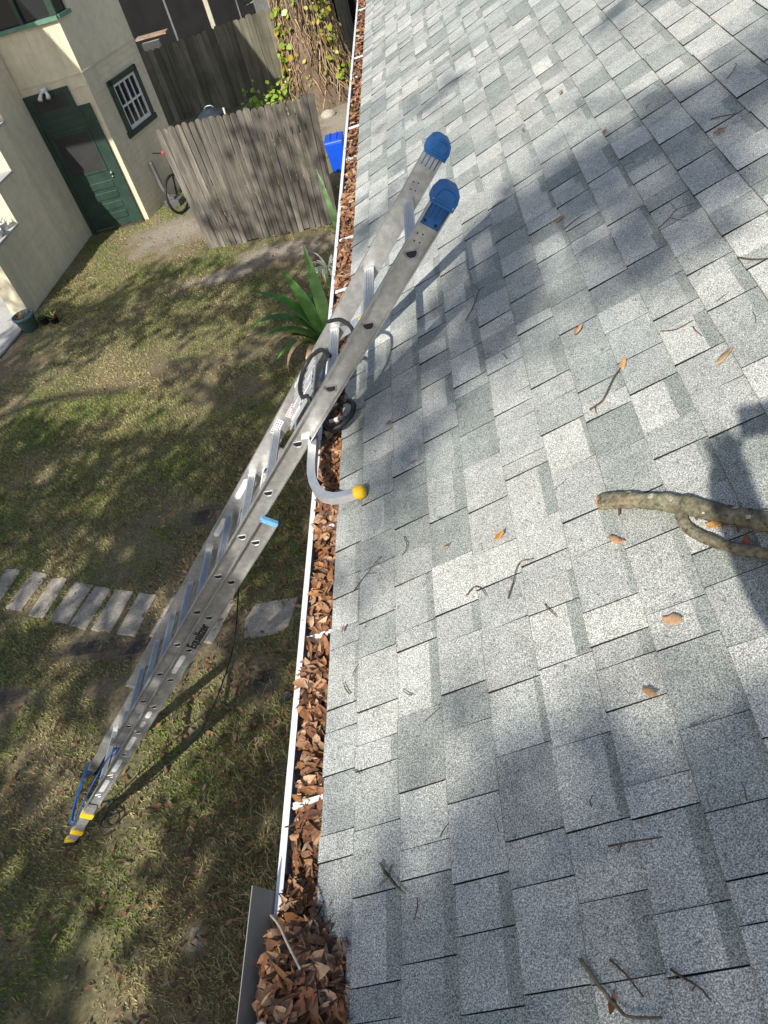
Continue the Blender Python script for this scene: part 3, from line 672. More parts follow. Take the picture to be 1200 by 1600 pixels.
stick([(0.733,-1.595),(0.760,-1.623),(0.781,-1.659)], .004, 'crooked mossy stick at the bottom edge of the picture', forks=[])
stick([(0.676,-1.585),(0.694,-1.612),(0.712,-1.642),(0.731,-1.667),(0.751,-1.686),(0.807,-1.695)], .0075, 'long grey mossy stick running out of the bottom edge', 'bark')
stick([(0.840,-1.627),(0.866,-1.647),(0.884,-1.662),(0.894,-1.680)], .004, 'dark bent twig at the lower right corner', forks=[[(0.877,-1.656),(0.867,-1.662)]])
stick([(0.205,-1.305),(0.227,-1.339),(0.257,-1.371),(0.278,-1.389)], .006, 'mossy stub of twig with prongs on the lower left shingles', 'bark', forks=[[(0.227,-1.339),(0.237,-1.315)],[(0.227,-1.342),(0.201,-1.352)],[(0.257,-1.371),(0.205,-1.308)]])
stick([(0.308,-1.402),(0.308,-1.428),(0.297,-1.446)], .0028, 'short upright brown twig below the mossy stub')
stick([(0.775,-1.401),(0.821,-1.405),(0.886,-1.410)], .004, 'flat brown twig lying on a joint at lower right', forks=[[(0.801,-1.405),(0.792,-1.416)]])
stick([(0.638,-0.713),(0.662,-0.670),(0.690,-0.615),(0.734,-0.620)], .0035, 'thin brown bent twig on lit shingles at middle')
stick([(0.511,-0.640),(0.540,-0.625),(0.562,-0.640),(0.575,-0.674)], .0035, 'arched brown twig on a course left of the bent twig')
stick([(0.740,-0.779),(0.746,-0.796),(0.765,-0.832)], .003, 'olive twig on a shaded tab right of the arched twig')
stick([(0.089,-0.417),(0.129,-0.388),(0.169,-0.354),(0.209,-0.325)], .0025, 'fine branching twig near the eave below the yellow tip', forks=[[(0.151,-0.371),(0.188,-0.385)],[(0.119,-0.396),(0.091,-0.374)],[(0.183,-0.338),(0.209,-0.364)]])
stick([(0.302,-0.291),(0.314,-0.342),(0.292,-0.369)], .003, 'short hooked twig between the eave and the tiny orange leaf')
stick([(0.089,-0.800),(0.076,-0.778),(0.065,-0.751)], .0035, 'black twig stub at the eave in sun')
stick([(1.117,0.889),(1.160,0.898),(1.206,0.905)], .004, 'dark straight stick beside the glossy brown leaf')
stick([(0.636,0.702),(0.678,0.756),(0.719,0.850),(0.744,0.853)], .003, 'slender dark twig in the ladder shadow', forks=[[(0.678,0.756),(0.644,0.727)],[(0.719,0.850),(0.701,0.912)]])
stick([(1.545,0.130),(1.568,0.087),(1.602,0.053)], .005, 'brown stick cut by the right picture edge')
stick([(1.268,0.001),(1.309,-0.032),(1.359,-0.029)], .003, 'thin curved twig on bright shingles at upper right')
stick([(1.351,-0.055),(1.354,-0.089),(1.361,-0.116)], .003, 'short forked twig right of the thin curved twig')
stick([(1.729,0.976),(1.758,0.941),(1.793,0.907)], .004, 'thin dark stick above the reddish brown leaf')
stick([(1.853,1.181),(1.885,1.197),(1.909,1.232),(1.908,1.251)], .003, 'tiny v shaped twig in the shade at upper right')
stick([(1.399,0.517),(1.449,0.534),(1.478,0.554),(1.537,0.527)], .003, 'wiry twig cluster in shade at right', forks=[[(1.449,0.534),(1.485,0.462)],[(1.478,0.554),(1.473,0.618)]])
stick([(1.207,2.249),(1.253,2.257),(1.296,2.249)], .003, 'thin twig on the pale upper shingles')
for x, y in [(0.741,3.313),(0.505,5.290),(0.915,3.355),(1.044,3.441),(1.293,3.247),(1.600,2.980),(1.500,2.978),(1.544,1.836),(1.704,1.858),(1.801,1.773),(1.595,1.387),(1.426,1.049),(1.273,1.035),(1.387,0.697),(0.960,0.721),(0.765,0.333),(0.536,0.414),(0.680,0.082),(1.256,0.614),(1.453,-0.002),(1.495,-0.150),(0.560,0.196),(0.858,-0.401),(0.119,-1.050),(0.296,-0.871),(0.375,-0.968),(0.111,-0.725),(0.392,-1.272),(0.529,-1.292),(1.023,-1.211),(0.761,-1.305),(1.055,-1.367),(0.312,2.204),(0.234,4.842),(0.172,3.654)]:
    r = random.Random(int(x*700+y*900)); a = r.uniform(0, 3.14); l = r.uniform(.012, .028)
    stick([(x-l*math.cos(a), y-l*math.sin(a)), (x+r.uniform(-.005,.005), y+r.uniform(-.005,.005)), (x+l*math.cos(a), y+l*math.sin(a))], r.uniform(.0014,.0026), 'tiny dark twig fragment lying on the roof shingles', group='tiny twigs on the roof')
for pts, lb in (([(.0,-1.52,.11),(-.03,-1.47,.125),(-.055,-1.43,.12),(-.085,-1.40,.10)], 'pale bare twig on the leaf heap, upper one'), ([(-.11,-1.63,.10),(-.07,-1.62,.12),(-.045,-1.68,.12),(-.05,-1.76,.11)], 'pale curved twig on the leaf heap, lower one')):
    MB().tube(smooth(pts,5), .0032, 6).build('twig', M['twig_pale'], base=pts[0], label=lb, cat='twig')

# ================================================================== NEIGHBOUR HOUSE
A = V(-5.915,11.45,G); B = V(-4.834,11.521,G); DD = (B-A).normalized(); DN = V(DD.y,-DD.x,0)   # DN faces the camera
nb = empty('neighbour_house', A, 'cream house with green back door and small side window', 'house')
SD = V(.32,.947,0).normalized(); SN = V(SD.y,-SD.x,0); SLEN = 1.6
def dw(s, h, o=0): return A+DD*s+V(0,0,h)+DN*o
def sw(s, h, o=0): return B+SD*s+V(0,0,h)+SN*o
UP = V(0,0,1)
def panel(fn, s0, s1, h0, h1, o0, o1, name, m, parent=nb, bevel=0, **tg):
    q = MB(); q.hexa([fn(s0,h0,o0),fn(s1,h0,o0),fn(s1,h0,o1),fn(s0,h0,o1),fn(s0,h1,o0),fn(s1,h1,o0),fn(s1,h1,o1),fn(s0,h1,o1)]); return q.build(name, m, parent, bevel=bevel, **tg)
# main volume
q = MB(); back = -DN*3.5
P_ = [dw(0,0), B, B+SD*SLEN, B+SD*SLEN+V(-3.2,.2,0), dw(0,0)+V(-1.6,1.9,0)]
wall_n = MB().prism(P_, (0,0,3.22)).build('wall', M['cream'], nb)
MB().prism([V(-5.85,11.5,G+3.9),V(-5.0,11.5,G+3.9),V(-5.0,13.05,G+3.9),V(-8,13.2,G+3.9),V(-7.6,13.3,G+3.9)], (0,0,1.5)).build('upper_wall', M['cream'], nb)
MB().prism([p+(V(.02,.04,0) if i in (3,4) else V(-.02,.06,0))+V(0,0,3.22) for i, p in enumerate(P_)], (0,0,.68)).build('window_band', M['glass'], nb)
for s0, s1 in ((-.01,.05),(1.0,1.10),(.50,.56)): panel(dw, s0, s1, 3.25, 3.9, -.07, .012, 'window_post', M['green'], nb)
panel(dw, -.05, 1.10, 3.19, 3.245, -.02, .06, 'window_sill', M['green_pale'], nb); panel(sw, .0, .32, 3.19, 3.245, -.02, .05, 'window_sill', M['green_pale'], nb)
panel(sw, .32, SLEN, 3.2, 3.95, -.09, .004, 'side_siding', M['cream'], nb)
for i in range(9): panel(dw, .02+i*.118, .026+i*.118, 2.47, 3.19, -.002, .004, 'siding_batten', M['cream_line'], nb)
for h in (2.43, 2.255): panel(dw, 0, 1.085, h, h+.02, -.002, .012, 'trim', M['cream_line'], nb)
for h in (2.43,): panel(sw, 0, SLEN, h, h+.022, -.002, .012, 'trim', M['cream_line'], nb)
for i in range(26): panel(sw, .005, SLEN-.005, .1+i*.09, .106+i*.09, -.002, .003, 'siding_lap', M['cream_line'], nb)
# door
door = panel(dw, .07, .865, .04, 1.97, .0, .035, 'door', M['green'], nb)
panel(dw, .15, .775, 1.0, 1.65, .035, .038, 'door_screen', M['screen'], door)
for s0, s1, h0, h1 in ((.13,.165,.98,1.68),(.755,.79,.98,1.68),(.165,.755,1.645,1.68),(.165,.755,.98,1.015)): panel(dw, s0, s1, h0, h1, .035, .05, 'screen_frame', M['green'], door)
for h in (.16,.34,.52,.70): panel(dw, .16, .78, h, h+.12, .033, .047, 'door_panel', M['green'], door, bevel=.006)
for h in (1.75,1.86): panel(dw, .12, .82, h, h+.07, .033, .043, 'door_panel', M['green'], door, bevel=.004)
MB().tube([dw(.83,.93,.03), dw(.83,.93,.075)], .022, 10).build('door_knob', M['metal_grey'], door); MB().tube([dw(.82,.86,.03), dw(.82,.86,.06)], .016, 8).build('door_lock', M['metal_grey'], door)
panel(dw, .0, .07, 0, 2.33, .0, .055, 'door_frame', M['green'], nb); panel(dw, .865, .985, 0, 2.0, .0, .05, 'door_frame', M['green'], nb)
panel(dw, .07, .76, 1.99, 2.33, 0, .05, 'transom', M['green'], nb); panel(dw, .13, .68, 2.06, 2.26, .05, .053, 'transom_panel', M['screen'], nb)
panel(dw, .07, .985, 1.97, 2.015, 0, .052, 'door_head', M['green'], nb)
panel(dw, .02, 1.0, 0, .02, 0, .10, 'door_step', M['mulch'], nb)
# security light
li = MB(); li.lathe(dw(.39,2.36,.06)-UP*.03, [(.045,0),(.055,.02),(.055,.05),(.035,.07)], 14); lo_ = li.build('security_light', M['white'], nb)
for s_ in (-.055,.055): MB().tube([dw(.39+s_*.5,2.36,.08), dw(.39+s_*1.2,2.30,.16), dw(.39+s_*1.3,2.27,.2)], [.018,.03,.038], 10).build('lamp_head', M['white'], lo_)
# side window
for s0, s1, h0, h1 in ((.43,.52,1.26,2.14),(1.21,1.30,1.36,2.14),(.43,1.30,2.06,2.14),(.40,1.33,1.25,1.34)): panel(sw, s0, s1, h0, h1, 0, .045, 'window_frame', M['green'], nb)
panel(sw, .52, 1.21, 1.34, 2.06, 0, .006, 'window_pane', M['glass'], nb)
for s0, s1, h0, h1 in ((.52,.565,1.34,2.06),(1.165,1.21,1.34,2.06),(.52,1.21,2.02,2.06),(.52,1.21,1.34,1.40),(.855,.885,1.4,2.02),(.52,1.21,1.69,1.72),(.70,.715,1.4,2.02),(1.02,1.035,1.4,2.02)): panel(sw, s0, s1, h0, h1, .006, .026+.002*(s0*7 % 1), 'window_bar', M['white'], nb)
# downpipe elbow with splash block
MB().tube(smooth([sw(.62,.75,.05), sw(.62,.5,.06), sw(.58,.3,.10), sw(.55,.12,.2)]), .035, 10).build('downpipe', M['pipe'], nb)
q = MB(); c = sw(.5,.06,.3); q.box(c, (.16,.10,.06), (SN, SD, UP)); q.box(c+UP*.08, (.07,.07,.03), (SN, SD, UP)); q.build('splash_block', M['pipe'], base=(c.x,c.y,G), bevel=.01, label='grey splash block at the house corner below the downpipe', cat='splash block')
# unseen slab on posts left of the picture, added to shade the door wall
q = MB(); q.box((-8.2, 8.2, 3.1), (1.8, 1.75, .09)); q.build('shade_slab', M['fascia'], nb)
for x, y in ((-10.0,6.7),(-10.0,9.7)): MB().box((x,y,.0), (.07,.07,3.0)).build('shade_slab_post', M['white'], nb)

# stepped wall
W0 = V(-6.162,8.662,G); WD = (A-W0).normalized(); WNn = V(WD.y,-WD.x,0); TH = .30
def ww(s, h, o=0): return W0+WD*s+V(0,0,h)+WNn*o
prof = [(0,0),(2.77,0),(2.77,3.22),(2.55,3.22),(2.55,2.80),(1.99,2.80),(1.99,2.24),(1.485,2.24),(1.485,1.67),(.93,1.67),(.93,1.10),(0,1.10)]
prof = [(0,0),(2.77,0),(2.77,3.22),(2.5,3.22),(2.5,2.80),(1.99,2.80),(1.99,2.24),(1.485,2.24),(1.485,1.67),(.93,1.67),(.93,1.08),(0,1.06)]
stw = empty('stepped_wall', W0, 'cream block wall descending in steps beside the green door', 'wall')
MB().prism([ww(s,h) for s, h in prof], -WNn*TH).build('wall_body', M['cream'], stw, bevel=.006)
for s0, s1, h in ((1.99,2.5,2.80),(1.485,1.99,2.24),(.93,1.485,1.67),(-.02,.93,1.085)):
    panel(ww, s0, s1-.01, h+.001, h+.03, -TH-.02, .025, 'coping', M['concrete'], stw, bevel=.004)
for h in (.2,.4,.6,.8): 
    panel(ww, .004, 2.76, h, h+.006, -.002, .0022, 'mortar_line', M['cream_line'], stw)
# pots
def pot(loc, r, h, label, m='pot', soil=True, leaves=0, leafc=(.2,.3,.06)):
    o = empty('flower_pot', loc, label, 'pot'); b = MB()
    b.lathe(loc, [(r*.72,0),(r*.98,h*.85),(r*1.06,h*.86),(r*1.08,h),(r*.97,h),(r*.92,h*.86),(r*.9,h*.8)], 18); b.build('pot_body', M[m], o)
    MB().lathe(V(*loc)+V(0,0,h*.70), [(r*.88,0),(r*.88,.01)], 16).build('potting_soil', M['mulch'], o)
    if leaves:
        q = MB(); rr = random.Random(label)
        for i in range(leaves):
            a = rr.uniform(0,6.28); l = rr.uniform(.06,.15); P = V(*loc)+V(rr.uniform(-.4,.4)*r, rr.uniform(-.4,.4)*r, h*.75); T = P+V(math.cos(a)*l*.7, math.sin(a)*l*.7, l*.7); sd = V(-math.sin(a), math.cos(a),0)*.014
            mi = P.lerp(T,.5)+V(0,0,.02); cc = tuple(c*rr.uniform(.7,1.3) for c in leafc); q.add([P, mi+sd, T, mi-sd, mi+V(0,0,-.004)], [(0,1,4),(1,2,4),(2,3,4),(3,0,4)], cc)
        q.build('foliage', M['plant'], o)
pot((-6.02,8.24,G), .16, .26, 'teal grey flower pot with orange litter at the end of the stepped wall', leaves=14, leafc=(.35,.18,.05))
pot((-5.80,8.33,G), .075, .12, 'small black nursery pot beside the teal pot', 'black', leaves=9)
pot((-5.62,8.28,G), .07, .11, 'small black nursery pot with yellowish sprouts, farther from the wall', 'black', leaves=14, leafc=(.35,.33,.08))
c = ww(.72, 1.12, -.12); pot((c.x,c.y,c.z), .09, .12, 'pale bowl on the lowest step of the cream wall', 'white', leaves=6)
c = ww(.45, 1.12, -.10); pot((c.x,c.y,c.z), .10, .10, 'second pale bowl on the lowest wall step, nearer the picture edge', 'white')

# ================================================================== SMALL PICKET FENCE
fc = empty('picket_screen', (-2.27,9.57,G), 'short weathered grey dog ear picket fence panel in front of the bins', 'fence')
NP = 23
for i in range(NP):
    r = random.Random(100+i); f0, f1 = i/NP, (i+1)/NP; g = r.uniform(.003,.0075)
    bx0, bx1 = lerp(-3.35,-1.19,f0)+g, lerp(-3.35,-1.19,f1)-g; tx0, tx1 = lerp(-3.455,-1.05,f0)+g, lerp(-3.455,-1.05,f1)-g
    yb_, yt = lerp(9.64,9.50,f0), lerp(9.65,9.495,f0); dz = r.uniform(-.02,.02); bt_ = r.choice([0,0,0,.03,.09 if i in (7,14) else .01]); zt = lerp(-1.13,-1.14,f0)+dz; k = .028; off = r.uniform(-.006,.006)
    poly = [(bx0,yb_+off,G+bt_),(bx1,yb_+off,G+bt_),(tx1,yt+off,zt-k),(tx1-k*.55,yt+off,zt-.004),(lerp(tx0,tx1,.5),yt+off,zt+.004),(tx0+k*.55,yt+off,zt-.004),(tx0,yt+off,zt-k)]
    t = r.uniform(.78,1.18); MB().prism(poly, (0,.017,0), col=(t,t*.985,t*.96)).build('picket', M['fence'], fc)
for z in (-2.6,-1.55): 
    f = (z-G)/1.86; MB().box((-2.27,9.63,z), (1.08+.12*f,.02,.045), (V(1,-.066,0).normalized(), V(.066,1,0).normalized(), UP), col=(.8,.8,.8)).build('fence_rail', M['fence'], fc)
for x in (-3.25,-1.22): MB().box((x,9.69,-2.1), (.045,.045,.9), col=(.8,.8,.8)).build('fence_post', M['fence'], fc)

# ================================================================== BACK FENCE, SHED
bf = empty('board_fence', (-4.2,17,G), 'dark weathered board fence in shade behind the house', 'fence')
x = -6.6; i = 0
while x < -2.68:
    r = random.Random(300+i); wdt = r.uniform(.13,.15); t = r.uniform(.6,1.1); h = lerp(1.44,1.66,(x+6.6)/3.9)+r.uniform(-.02,.02)
    MB().prism([(x,17+r.uniform(-.01,.01),G),(x+wdt,17,G),(x+wdt,17,G+h-.03),(x+wdt-.03,17,G+h),(x+.03,17,G+h),(x,17,G+h-.03)], (0,.02,0), col=(t,t,t*.95)).build('board', M['fence_back'], bf); x += wdt+.006; i += 1
bf2 = empty('sunlit_fence_panel', (-2.3,16.7,G), 'short sunlit fence panel between board fence and vine covered trunk', 'fence')
for j in range(4):
    x = -2.58+j*.15; t = .95+.1*(j % 2); MB().prism([(x,16.8,G),(x+.142,16.8,G),(x+.142,16.8,G+1.68),(x,16.8,G+1.70)], (0,.02,0), col=(t,t,t)).build('board', M['fence_back'], bf2)
bf3 = empty('far_fence_panel', (-.4,18.2,G), 'pale fence panel behind the trunk beside the gutter top', 'fence')
for j in range(12):
    x = -1.6+j*.15; t = 1.0+.12*(j % 3-1); MB().prism([(x,18.2,G),(x+.142,18.2,G),(x+.142,18.2,G+1.75),(x,18.2,G+1.77)], (0,.02,0), col=(t,t,t)).build('board', M['fence_back'], bf3)
sh = empty('dark_shed', (-4.5,20,G), 'open dark shed with pale posts behind the board fence', 'shed')
MB().box((-5.5,22,-.2), (4.5,.1,2.8)).build('back_wall', M['dark'], sh); MB().box((-5.5,20.4,2.4), (4.7,1.9,.08)).build('shed_roof', M['dark'], sh)
MB().box((-5.5,20.2,G+.02), (4.5,1.8,.02)).build('shed_floor', M['dark'], sh); MB().box((-9.9,20.4,-.3), (.08,1.8,2.7)).build('side_wall', M['dark'], sh)
for x, y, w_, m in ((-4.05,17.9,.05,'post'),(-5.0,18.1,.022,'greypost'),(-3.45,18.2,.014,'greypost'),(-3.02,18.0,.025,'greypost'),(-2.72,18.0,.015,'shelf')): MB().box((x,y,-.3), (w_,w_*.6,2.65)).build('post', M[m], sh)
MB().box((-2.75,18.6,-1.0), (.35,.03,1.9)).build('grey_panel', M['greypost'], sh)
q = MB(); q.box((-5.35,17.45,-1.32), (.36,.13,.02)); q.build('shelf_board', M['shelf'], sh); MB().box((-5.40,17.35,-1.53), (.2,.06,.12)).build('pale_box', M['post'], sh)

# vine covered tree trunk
tr = empty('vine_covered_trunk', (-1.75,15.9,G), 'thick brown trunk wrapped in dry vines and yellow green leaves', 'tree')
tb = MB(); n_, L_ = 22, 18; vs = []
for i in range(L_):
    z = G+i*.34; rad_ = .50*math.exp(-i*.35)+.42
    for k in range(n_):
        a = 2*math.pi*k/n_; rr = rad_*(1+.10*math.sin(3*a+i*.15)+.07*math.sin(7*a+1.3+i*.05)); vs.append((-1.75+rr*math.cos(a)-.01*i, 15.9+rr*math.sin(a)*.8, z))
tb.add(vs, [(i*n_+k, i*n_+(k+1) % n_, (i+1)*n_+(k+1) % n_, (i+1)*n_+k) for i in range(L_-1) for k in range(n_)], None, True); tb.build('trunk', M['trunkbark'], tr)
vn = MB(); r = random.Random(77)
for i in range(480):
    a = r.uniform(-3.4,.3); z0 = G+r.uniform(0,2.6); pts = []; l = r.uniform(.4,1.3)
    for k in range(6):
        z = z0+l*k/5; rr = .50*math.exp(-(z-G)/.34*.35)+.44+r.uniform(0,.09); a += r.uniform(-.14,.14); pts.append((-1.75+rr*math.cos(a), 15.9+rr*math.sin(a)*.8, z))
    t = r.uniform(.35,1.5); vn.tube(pts, r.uniform(.005,.015), 5, col=(.30*t,.21*t,.13*t))
vn.build('dry_vines', M['vine'], tr, kind='stuff')
def leafquad(mb, P, nrm, s, col, rr, asp=.75):
    nrm = nrm.normalized(); X = nrm.cross(V(rr.uniform(-1,1),rr.uniform(-1,1),rr.uniform(-1,1)))
    if X.length < .1: X = V(1,0,0)
    X.normalize(); Y = nrm.cross(X); mb.add([P-X*s, P-X*s*.2+Y*s*asp, P+X*s*.6+Y*s*asp*.6, P+X*s*1.1, P+X*s*.6-Y*s*asp*.6, P-X*s*.2-Y*s*asp], [(0,1,2,3,4,5)], col)
vl = MB()
for i in range(300):
    if i < 110: a = r.gauss(-2.7,.22); z = G+r.uniform(.0,1.9)
    elif i < 190: a = r.gauss(-.75,.25); z = G+r.uniform(.3,2.0)
    else: a = r.uniform(-3.2,.1); z = G+r.uniform(.1,2.3)
    rr = .50*math.exp(-(z-G)/.34*.35)+.50; P = V(-1.75+rr*math.cos(a), 15.9+rr*math.sin(a)*.8-.03, z); t = r.uniform(.7,1.3); y_ = r.random()
    leafquad(vl, P+V(r.gauss(0,.04),-abs(r.gauss(0,.06)),0), V(math.cos(a)+r.uniform(-.9,.9), math.sin(a)+r.uniform(-.9,.9), r.uniform(-.2,1)), r.choice([.02,.03,.04,.05,.08]), ((.13+.24*y_)*t,(.27)*t,.035*t), r)
for i in range(140):
    P = V(r.uniform(-3.6,-2.1), r.uniform(15.9,16.7), G+abs(r.gauss(0,.18))+.05); t = r.uniform(.6,1.3); leafquad(vl, P, V(r.uniform(-.5,.5),-.6,.8), r.uniform(.03,.07), (.20*t,.30*t,.03*t), r)
vl.build('vine_leaves', M['plant'], tr, kind='stuff')
cr = MB()
for i in range(900):
    a = r.uniform(0,6.28); q_ = r.random()**.5*3.0; P = V(-1.75+q_*math.cos(a), 16.5+q_*math.sin(a), 5.5+r.gauss(0,.8)); leafquad(cr, P, V(r.uniform(-1,1),r.uniform(-1,1),1), .16, None, r)
cr.build('crown', M['canopy'], tr)
MB().tube([(-1.9,15.9,2.6),(-1.7,16.2,4.6),(-1.4,16.8,6)], [.35,.2,.08], 10).build('limb', M['trunkbark'], tr)
q = MB(); r = random.Random(3); rk = V(-1.62,14.75,G); 
q.lathe(rk, [(.17,-.02),(.17,.03),(.12,.08),(.05,.10),(.0005,.105)], 9); o = q.build('stone', M['paver'], base=rk, label='pale stone at the foot of the vine covered trunk', cat='stone')
# palm fan above the fence
pf = empty('palm_fan', (-2.6,18.9,G), 'spiky pale green palm fan poking above the board fence', 'plant'); q = MB()
for i in range(22):
    a = lerp(-.2,3.3,i/21); l = .75; o_ = V(-2.62,18.9,-1.35); T = o_+V(math.cos(a)*l, -.25, math.sin(a)*l*.9); s_ = V(-math.sin(a),0,math.cos(a))*.02; q.add([o_-s_*.4,o_+s_*.4,o_.lerp(T,.6)+s_,T,o_.lerp(T,.6)-s_], [(0,1,2,3,4)], (.28,.36,.2))
q.build('frond', M['plant'], pf); MB().tube([(-2.62,18.9,G),(-2.62,18.9,-1.35)], .04, 8).build('stem', M['trunkbark'], pf)

# bins
cn = empty('trash_can', (-3.72,13.9,G), 'dark round lidded trash can behind the picket panel', 'trash can'); cc = V(-3.72,13.9,G)
MB().lathe(cc, [(.22,0),(.27,.7),(.285,.72),(.285,.76)], 22).build('can_body', M['can'], cn)
MB().lathe(cc+UP*.76, [(.31,0),(.31,.04),(.27,.075),(.15,.10),(.14,.13),(.05,.135)], 22).build('lid', M['can'], cn); MB().tube(smooth([cc+V(-.09,0,.89),cc+V(-.05,0,.93),cc+V(.05,0,.93),cc+V(.09,0,.89)]), .012, 6).build('handle', M['metal_grey'], cn)
MB().tube([(-3.30,13.2,G),(-3.27,13.2,-1.98)], .018, 6).build('garden_stake', M['post'], base=(-3.3,13.2,G), label='thin pale stake sticking up behind the picket panel', cat='stake')
bn = empty('recycling_bin', (-1.24,11.75,G), 'bright blue recycling bin behind the right end of the picket panel', 'bin'); c = V(-1.24,11.75,G)
def frus(c, b, t, h): return [c+V(-b[0],-b[1],0),c+V(b[0],-b[1],0),c+V(b[0],b[1],0),c+V(-b[0],b[1],0),c+V(-t[0],-t[1],h),c+V(t[0],-t[1],h),c+V(t[0],t[1],h),c+V(-t[0],t[1],h)]
MB().hexa(frus(c,(.13,.17),(.16,.21),.50)).build('bin_body', M['bluebin'], bn, bevel=.015); MB().hexa(frus(c+V(0,0,.50),(.17,.22),(.15,.20),.035)).build('lid', M['bluebin'], bn, bevel=.012)
for s_ in (-.06,.06): MB().box(c+V(s_,0,.545), (.008,.18,.008)).build('lid_rib', M['bluebin'], bn)
MB().tube([c+V(-.12,.225,.48),c+V(.12,.225,.48)], .014, 8).build('handle', M['bluebin'], bn)
for x, h, col in ((-2.30,-1.95,'print_red'),(-2.08,-1.95,'print_red'),(-1.86,-1.92,'bluebin'),(-2.13,-1.62,'bluebin')):
    MB().box((x,9.78,(G+h+.13)/2), (.05,.02,(h+.13-G)/2)).build('storage_tub', M[col], base=(x,9.78,G), label={'print_red':'red plastic glimpsed through the picket gaps','bluebin':'blue plastic glimpsed through the picket gaps'}[col], cat='tub', group='plastic things behind the pickets, '+col)

# bicycle leaning at the side wall
bk = empty('bicycle', (-4.0,12.3,G), 'dark bicycle leaning by the house wall behind the picket panel', 'bicycle')
F = sw(.16,.33,.68); R_ = sw(1.18,.33,.66)
def ring(c, rad_, t, m, name, parent):
    ax = SD; pts = [c+SD*(rad_*math.cos(2*math.pi*k/28))+UP*(rad_*math.sin(2*math.pi*k/28)) for k in range(28)]; return MB().tube(pts, t, 8, closed=True).build(name, M[m], parent)
for c in (F, R_):
    wl = ring(c, .315, .022, 'black', 'wheel', bk); ring(c, .29, .010, 'metal_grey', 'rim', wl)
    for k in range(14): a = 2*math.pi*k/14; MB().tube([c, c+SD*(.29*math.cos(a))+UP*(.29*math.sin(a))], .0022, 4).build('spoke', M['metal_grey'], wl)
BBk = F.lerp(R_,.58)-UP*.03; ST_ = F.lerp(R_,.72)+UP*.42; HT = F.lerp(R_,.16)+UP*.48
fr = MB()
for a, b in ((BBk,ST_),(BBk,HT-UP*.08),(ST_,HT),(BBk,R_),(ST_,R_),(HT,F)): fr.tube([a,b], .017, 8)
fr.build('frame', M['metal_dark'], bk); sp = ST_+UP*.16; MB().tube([ST_,sp], .012, 8).build('seat_post', M['metal_grey'], bk)
MB().hexa([sp-SD*.13-SN*.02,sp-SD*.13+SN*.02,sp+SD*.12+SN*.07,sp+SD*.12-SN*.07,sp-SD*.13-SN*.015+UP*.05,sp-SD*.13+SN*.015+UP*.05,sp+SD*.12+SN*.06+UP*.06,sp+SD*.12-SN*.06+UP*.06]).build('saddle', M['black'], bk, bevel=.012)
hb = HT+UP*.17; MB().tube(smooth([hb-SN*.30+SD*.04,hb-SN*.12,hb,hb+SN*.12,hb+SN*.30+SD*.04]), .012, 8).build('handlebar', M['metal_dark'], bk); MB().tube([HT,hb], .014, 8).build('stem', M['metal_dark'], bk)
MB().tube([hb-SD*.05+UP*.02,hb-SD*.09+UP*.03], .03, 8).build('reflector', M['print_red'], bk)
MB().tube([BBk-SN*.08,BBk+SN*.08], .06, 12).build('crank', M['metal_grey'], bk)

# ================================================================== CRINUM LILY
def blade(mb, base, az_, L, w_, rise, droop, col, n=9, col2=None):
    d = V(math.cos(az_), math.sin(az_), 0); s_ = V(-d.y, d.x, 0); vs = []; P = Vector(base)
    for i in range(n+1):
        t = i/n; el = rise-droop*t*t; 
        if i: P = P + (d*math.cos(el)+UP*math.sin(el))*(L/n)
        ww_ = w_*(.55+1.0*t if t < .45 else 1.0*(1-((t-.45)/.55)**1.8))*.5+.0008
        nn = (UP*math.cos(el)-d*math.sin(el)); vs += [P-s_*ww_+nn*ww_*.35, P, P+s_*ww_+nn*ww_*.35]
    for i in range(n):
        c_ = col if not col2 or i < n*.6 else col2
        mb.add(vs[i*3:i*3+6], [(0,1,4,3),(1,2,5,4)], c_, True)
cl = empty('crinum_lily', (-1.05,5.45,G), 'strap leaved green lily with drooping brown leaves beside the gutter', 'plant')
c0 = V(-1.08,5.85,G)
BL = [(-2.9,1.15,.10,1.25,1.5,(.035,.10,.018)),(2.75,1.2,.095,1.2,1.1,(.045,.125,.02)),(2.2,1.15,.085,1.25,.8,(.07,.16,.03)),(3.3,1.0,.10,1.0,1.2,(.07,.17,.03)),(-2.4,.9,.09,1.0,1.3,(.08,.18,.03)),(1.75,1.25,.085,1.38,.4,(.08,.17,.035)),(.4,1.0,.08,1.1,1.2,(.03,.09,.03)),(-1.2,.9,.09,1.1,1.4,(.04,.12,.03)),(1.9,1.0,.09,1.0,1.3,(.03,.08,.025)),(-.4,.8,.08,1.2,1.4,(.05,.13,.03)),(2.5,.8,.09,.9,1.2,(.05,.13,.03))]
for az_, L, w_, ri, dr, c_ in BL:
    q = MB(); blade(q, c0+V(random.uniform(-.05,.05),random.uniform(-.05,.05),0), az_, L*1.08, w_*1.75, ri, dr, tuple(q_*1.35 for q_ in c_)); q.build('leaf', M['plant'], cl)
for az_, L in ((-2.6,1.15),(-2.2,.95),(-2.95,.9),(-1.9,.8)):
    q = MB(); blade(q, c0+V(-.05,-.05,0), az_, L*1.15, .075, 1.3, 2.6, (.20,.24,.05), 10, (.42,.28,.14)); q.build('leaf', M['plant'], cl, label='withered drooping brown leaf')
q = MB(); blade(q, V(-.98,8.0,G), 1.9, 1.35, .085, 1.4, .4, (.16,.30,.10)); lf = empty('sprouting_leaf', (-.98,8.0,G), 'single broad green leaf standing against the gutter by the picket panel', 'plant'); q.build('leaf', M['plant'], lf)
fl = empty('spider_flower', (-.95,6.55,G), 'white spidery lily flower head against the gutter', 'flower'); fh = V(-.99,6.4,-2.22)
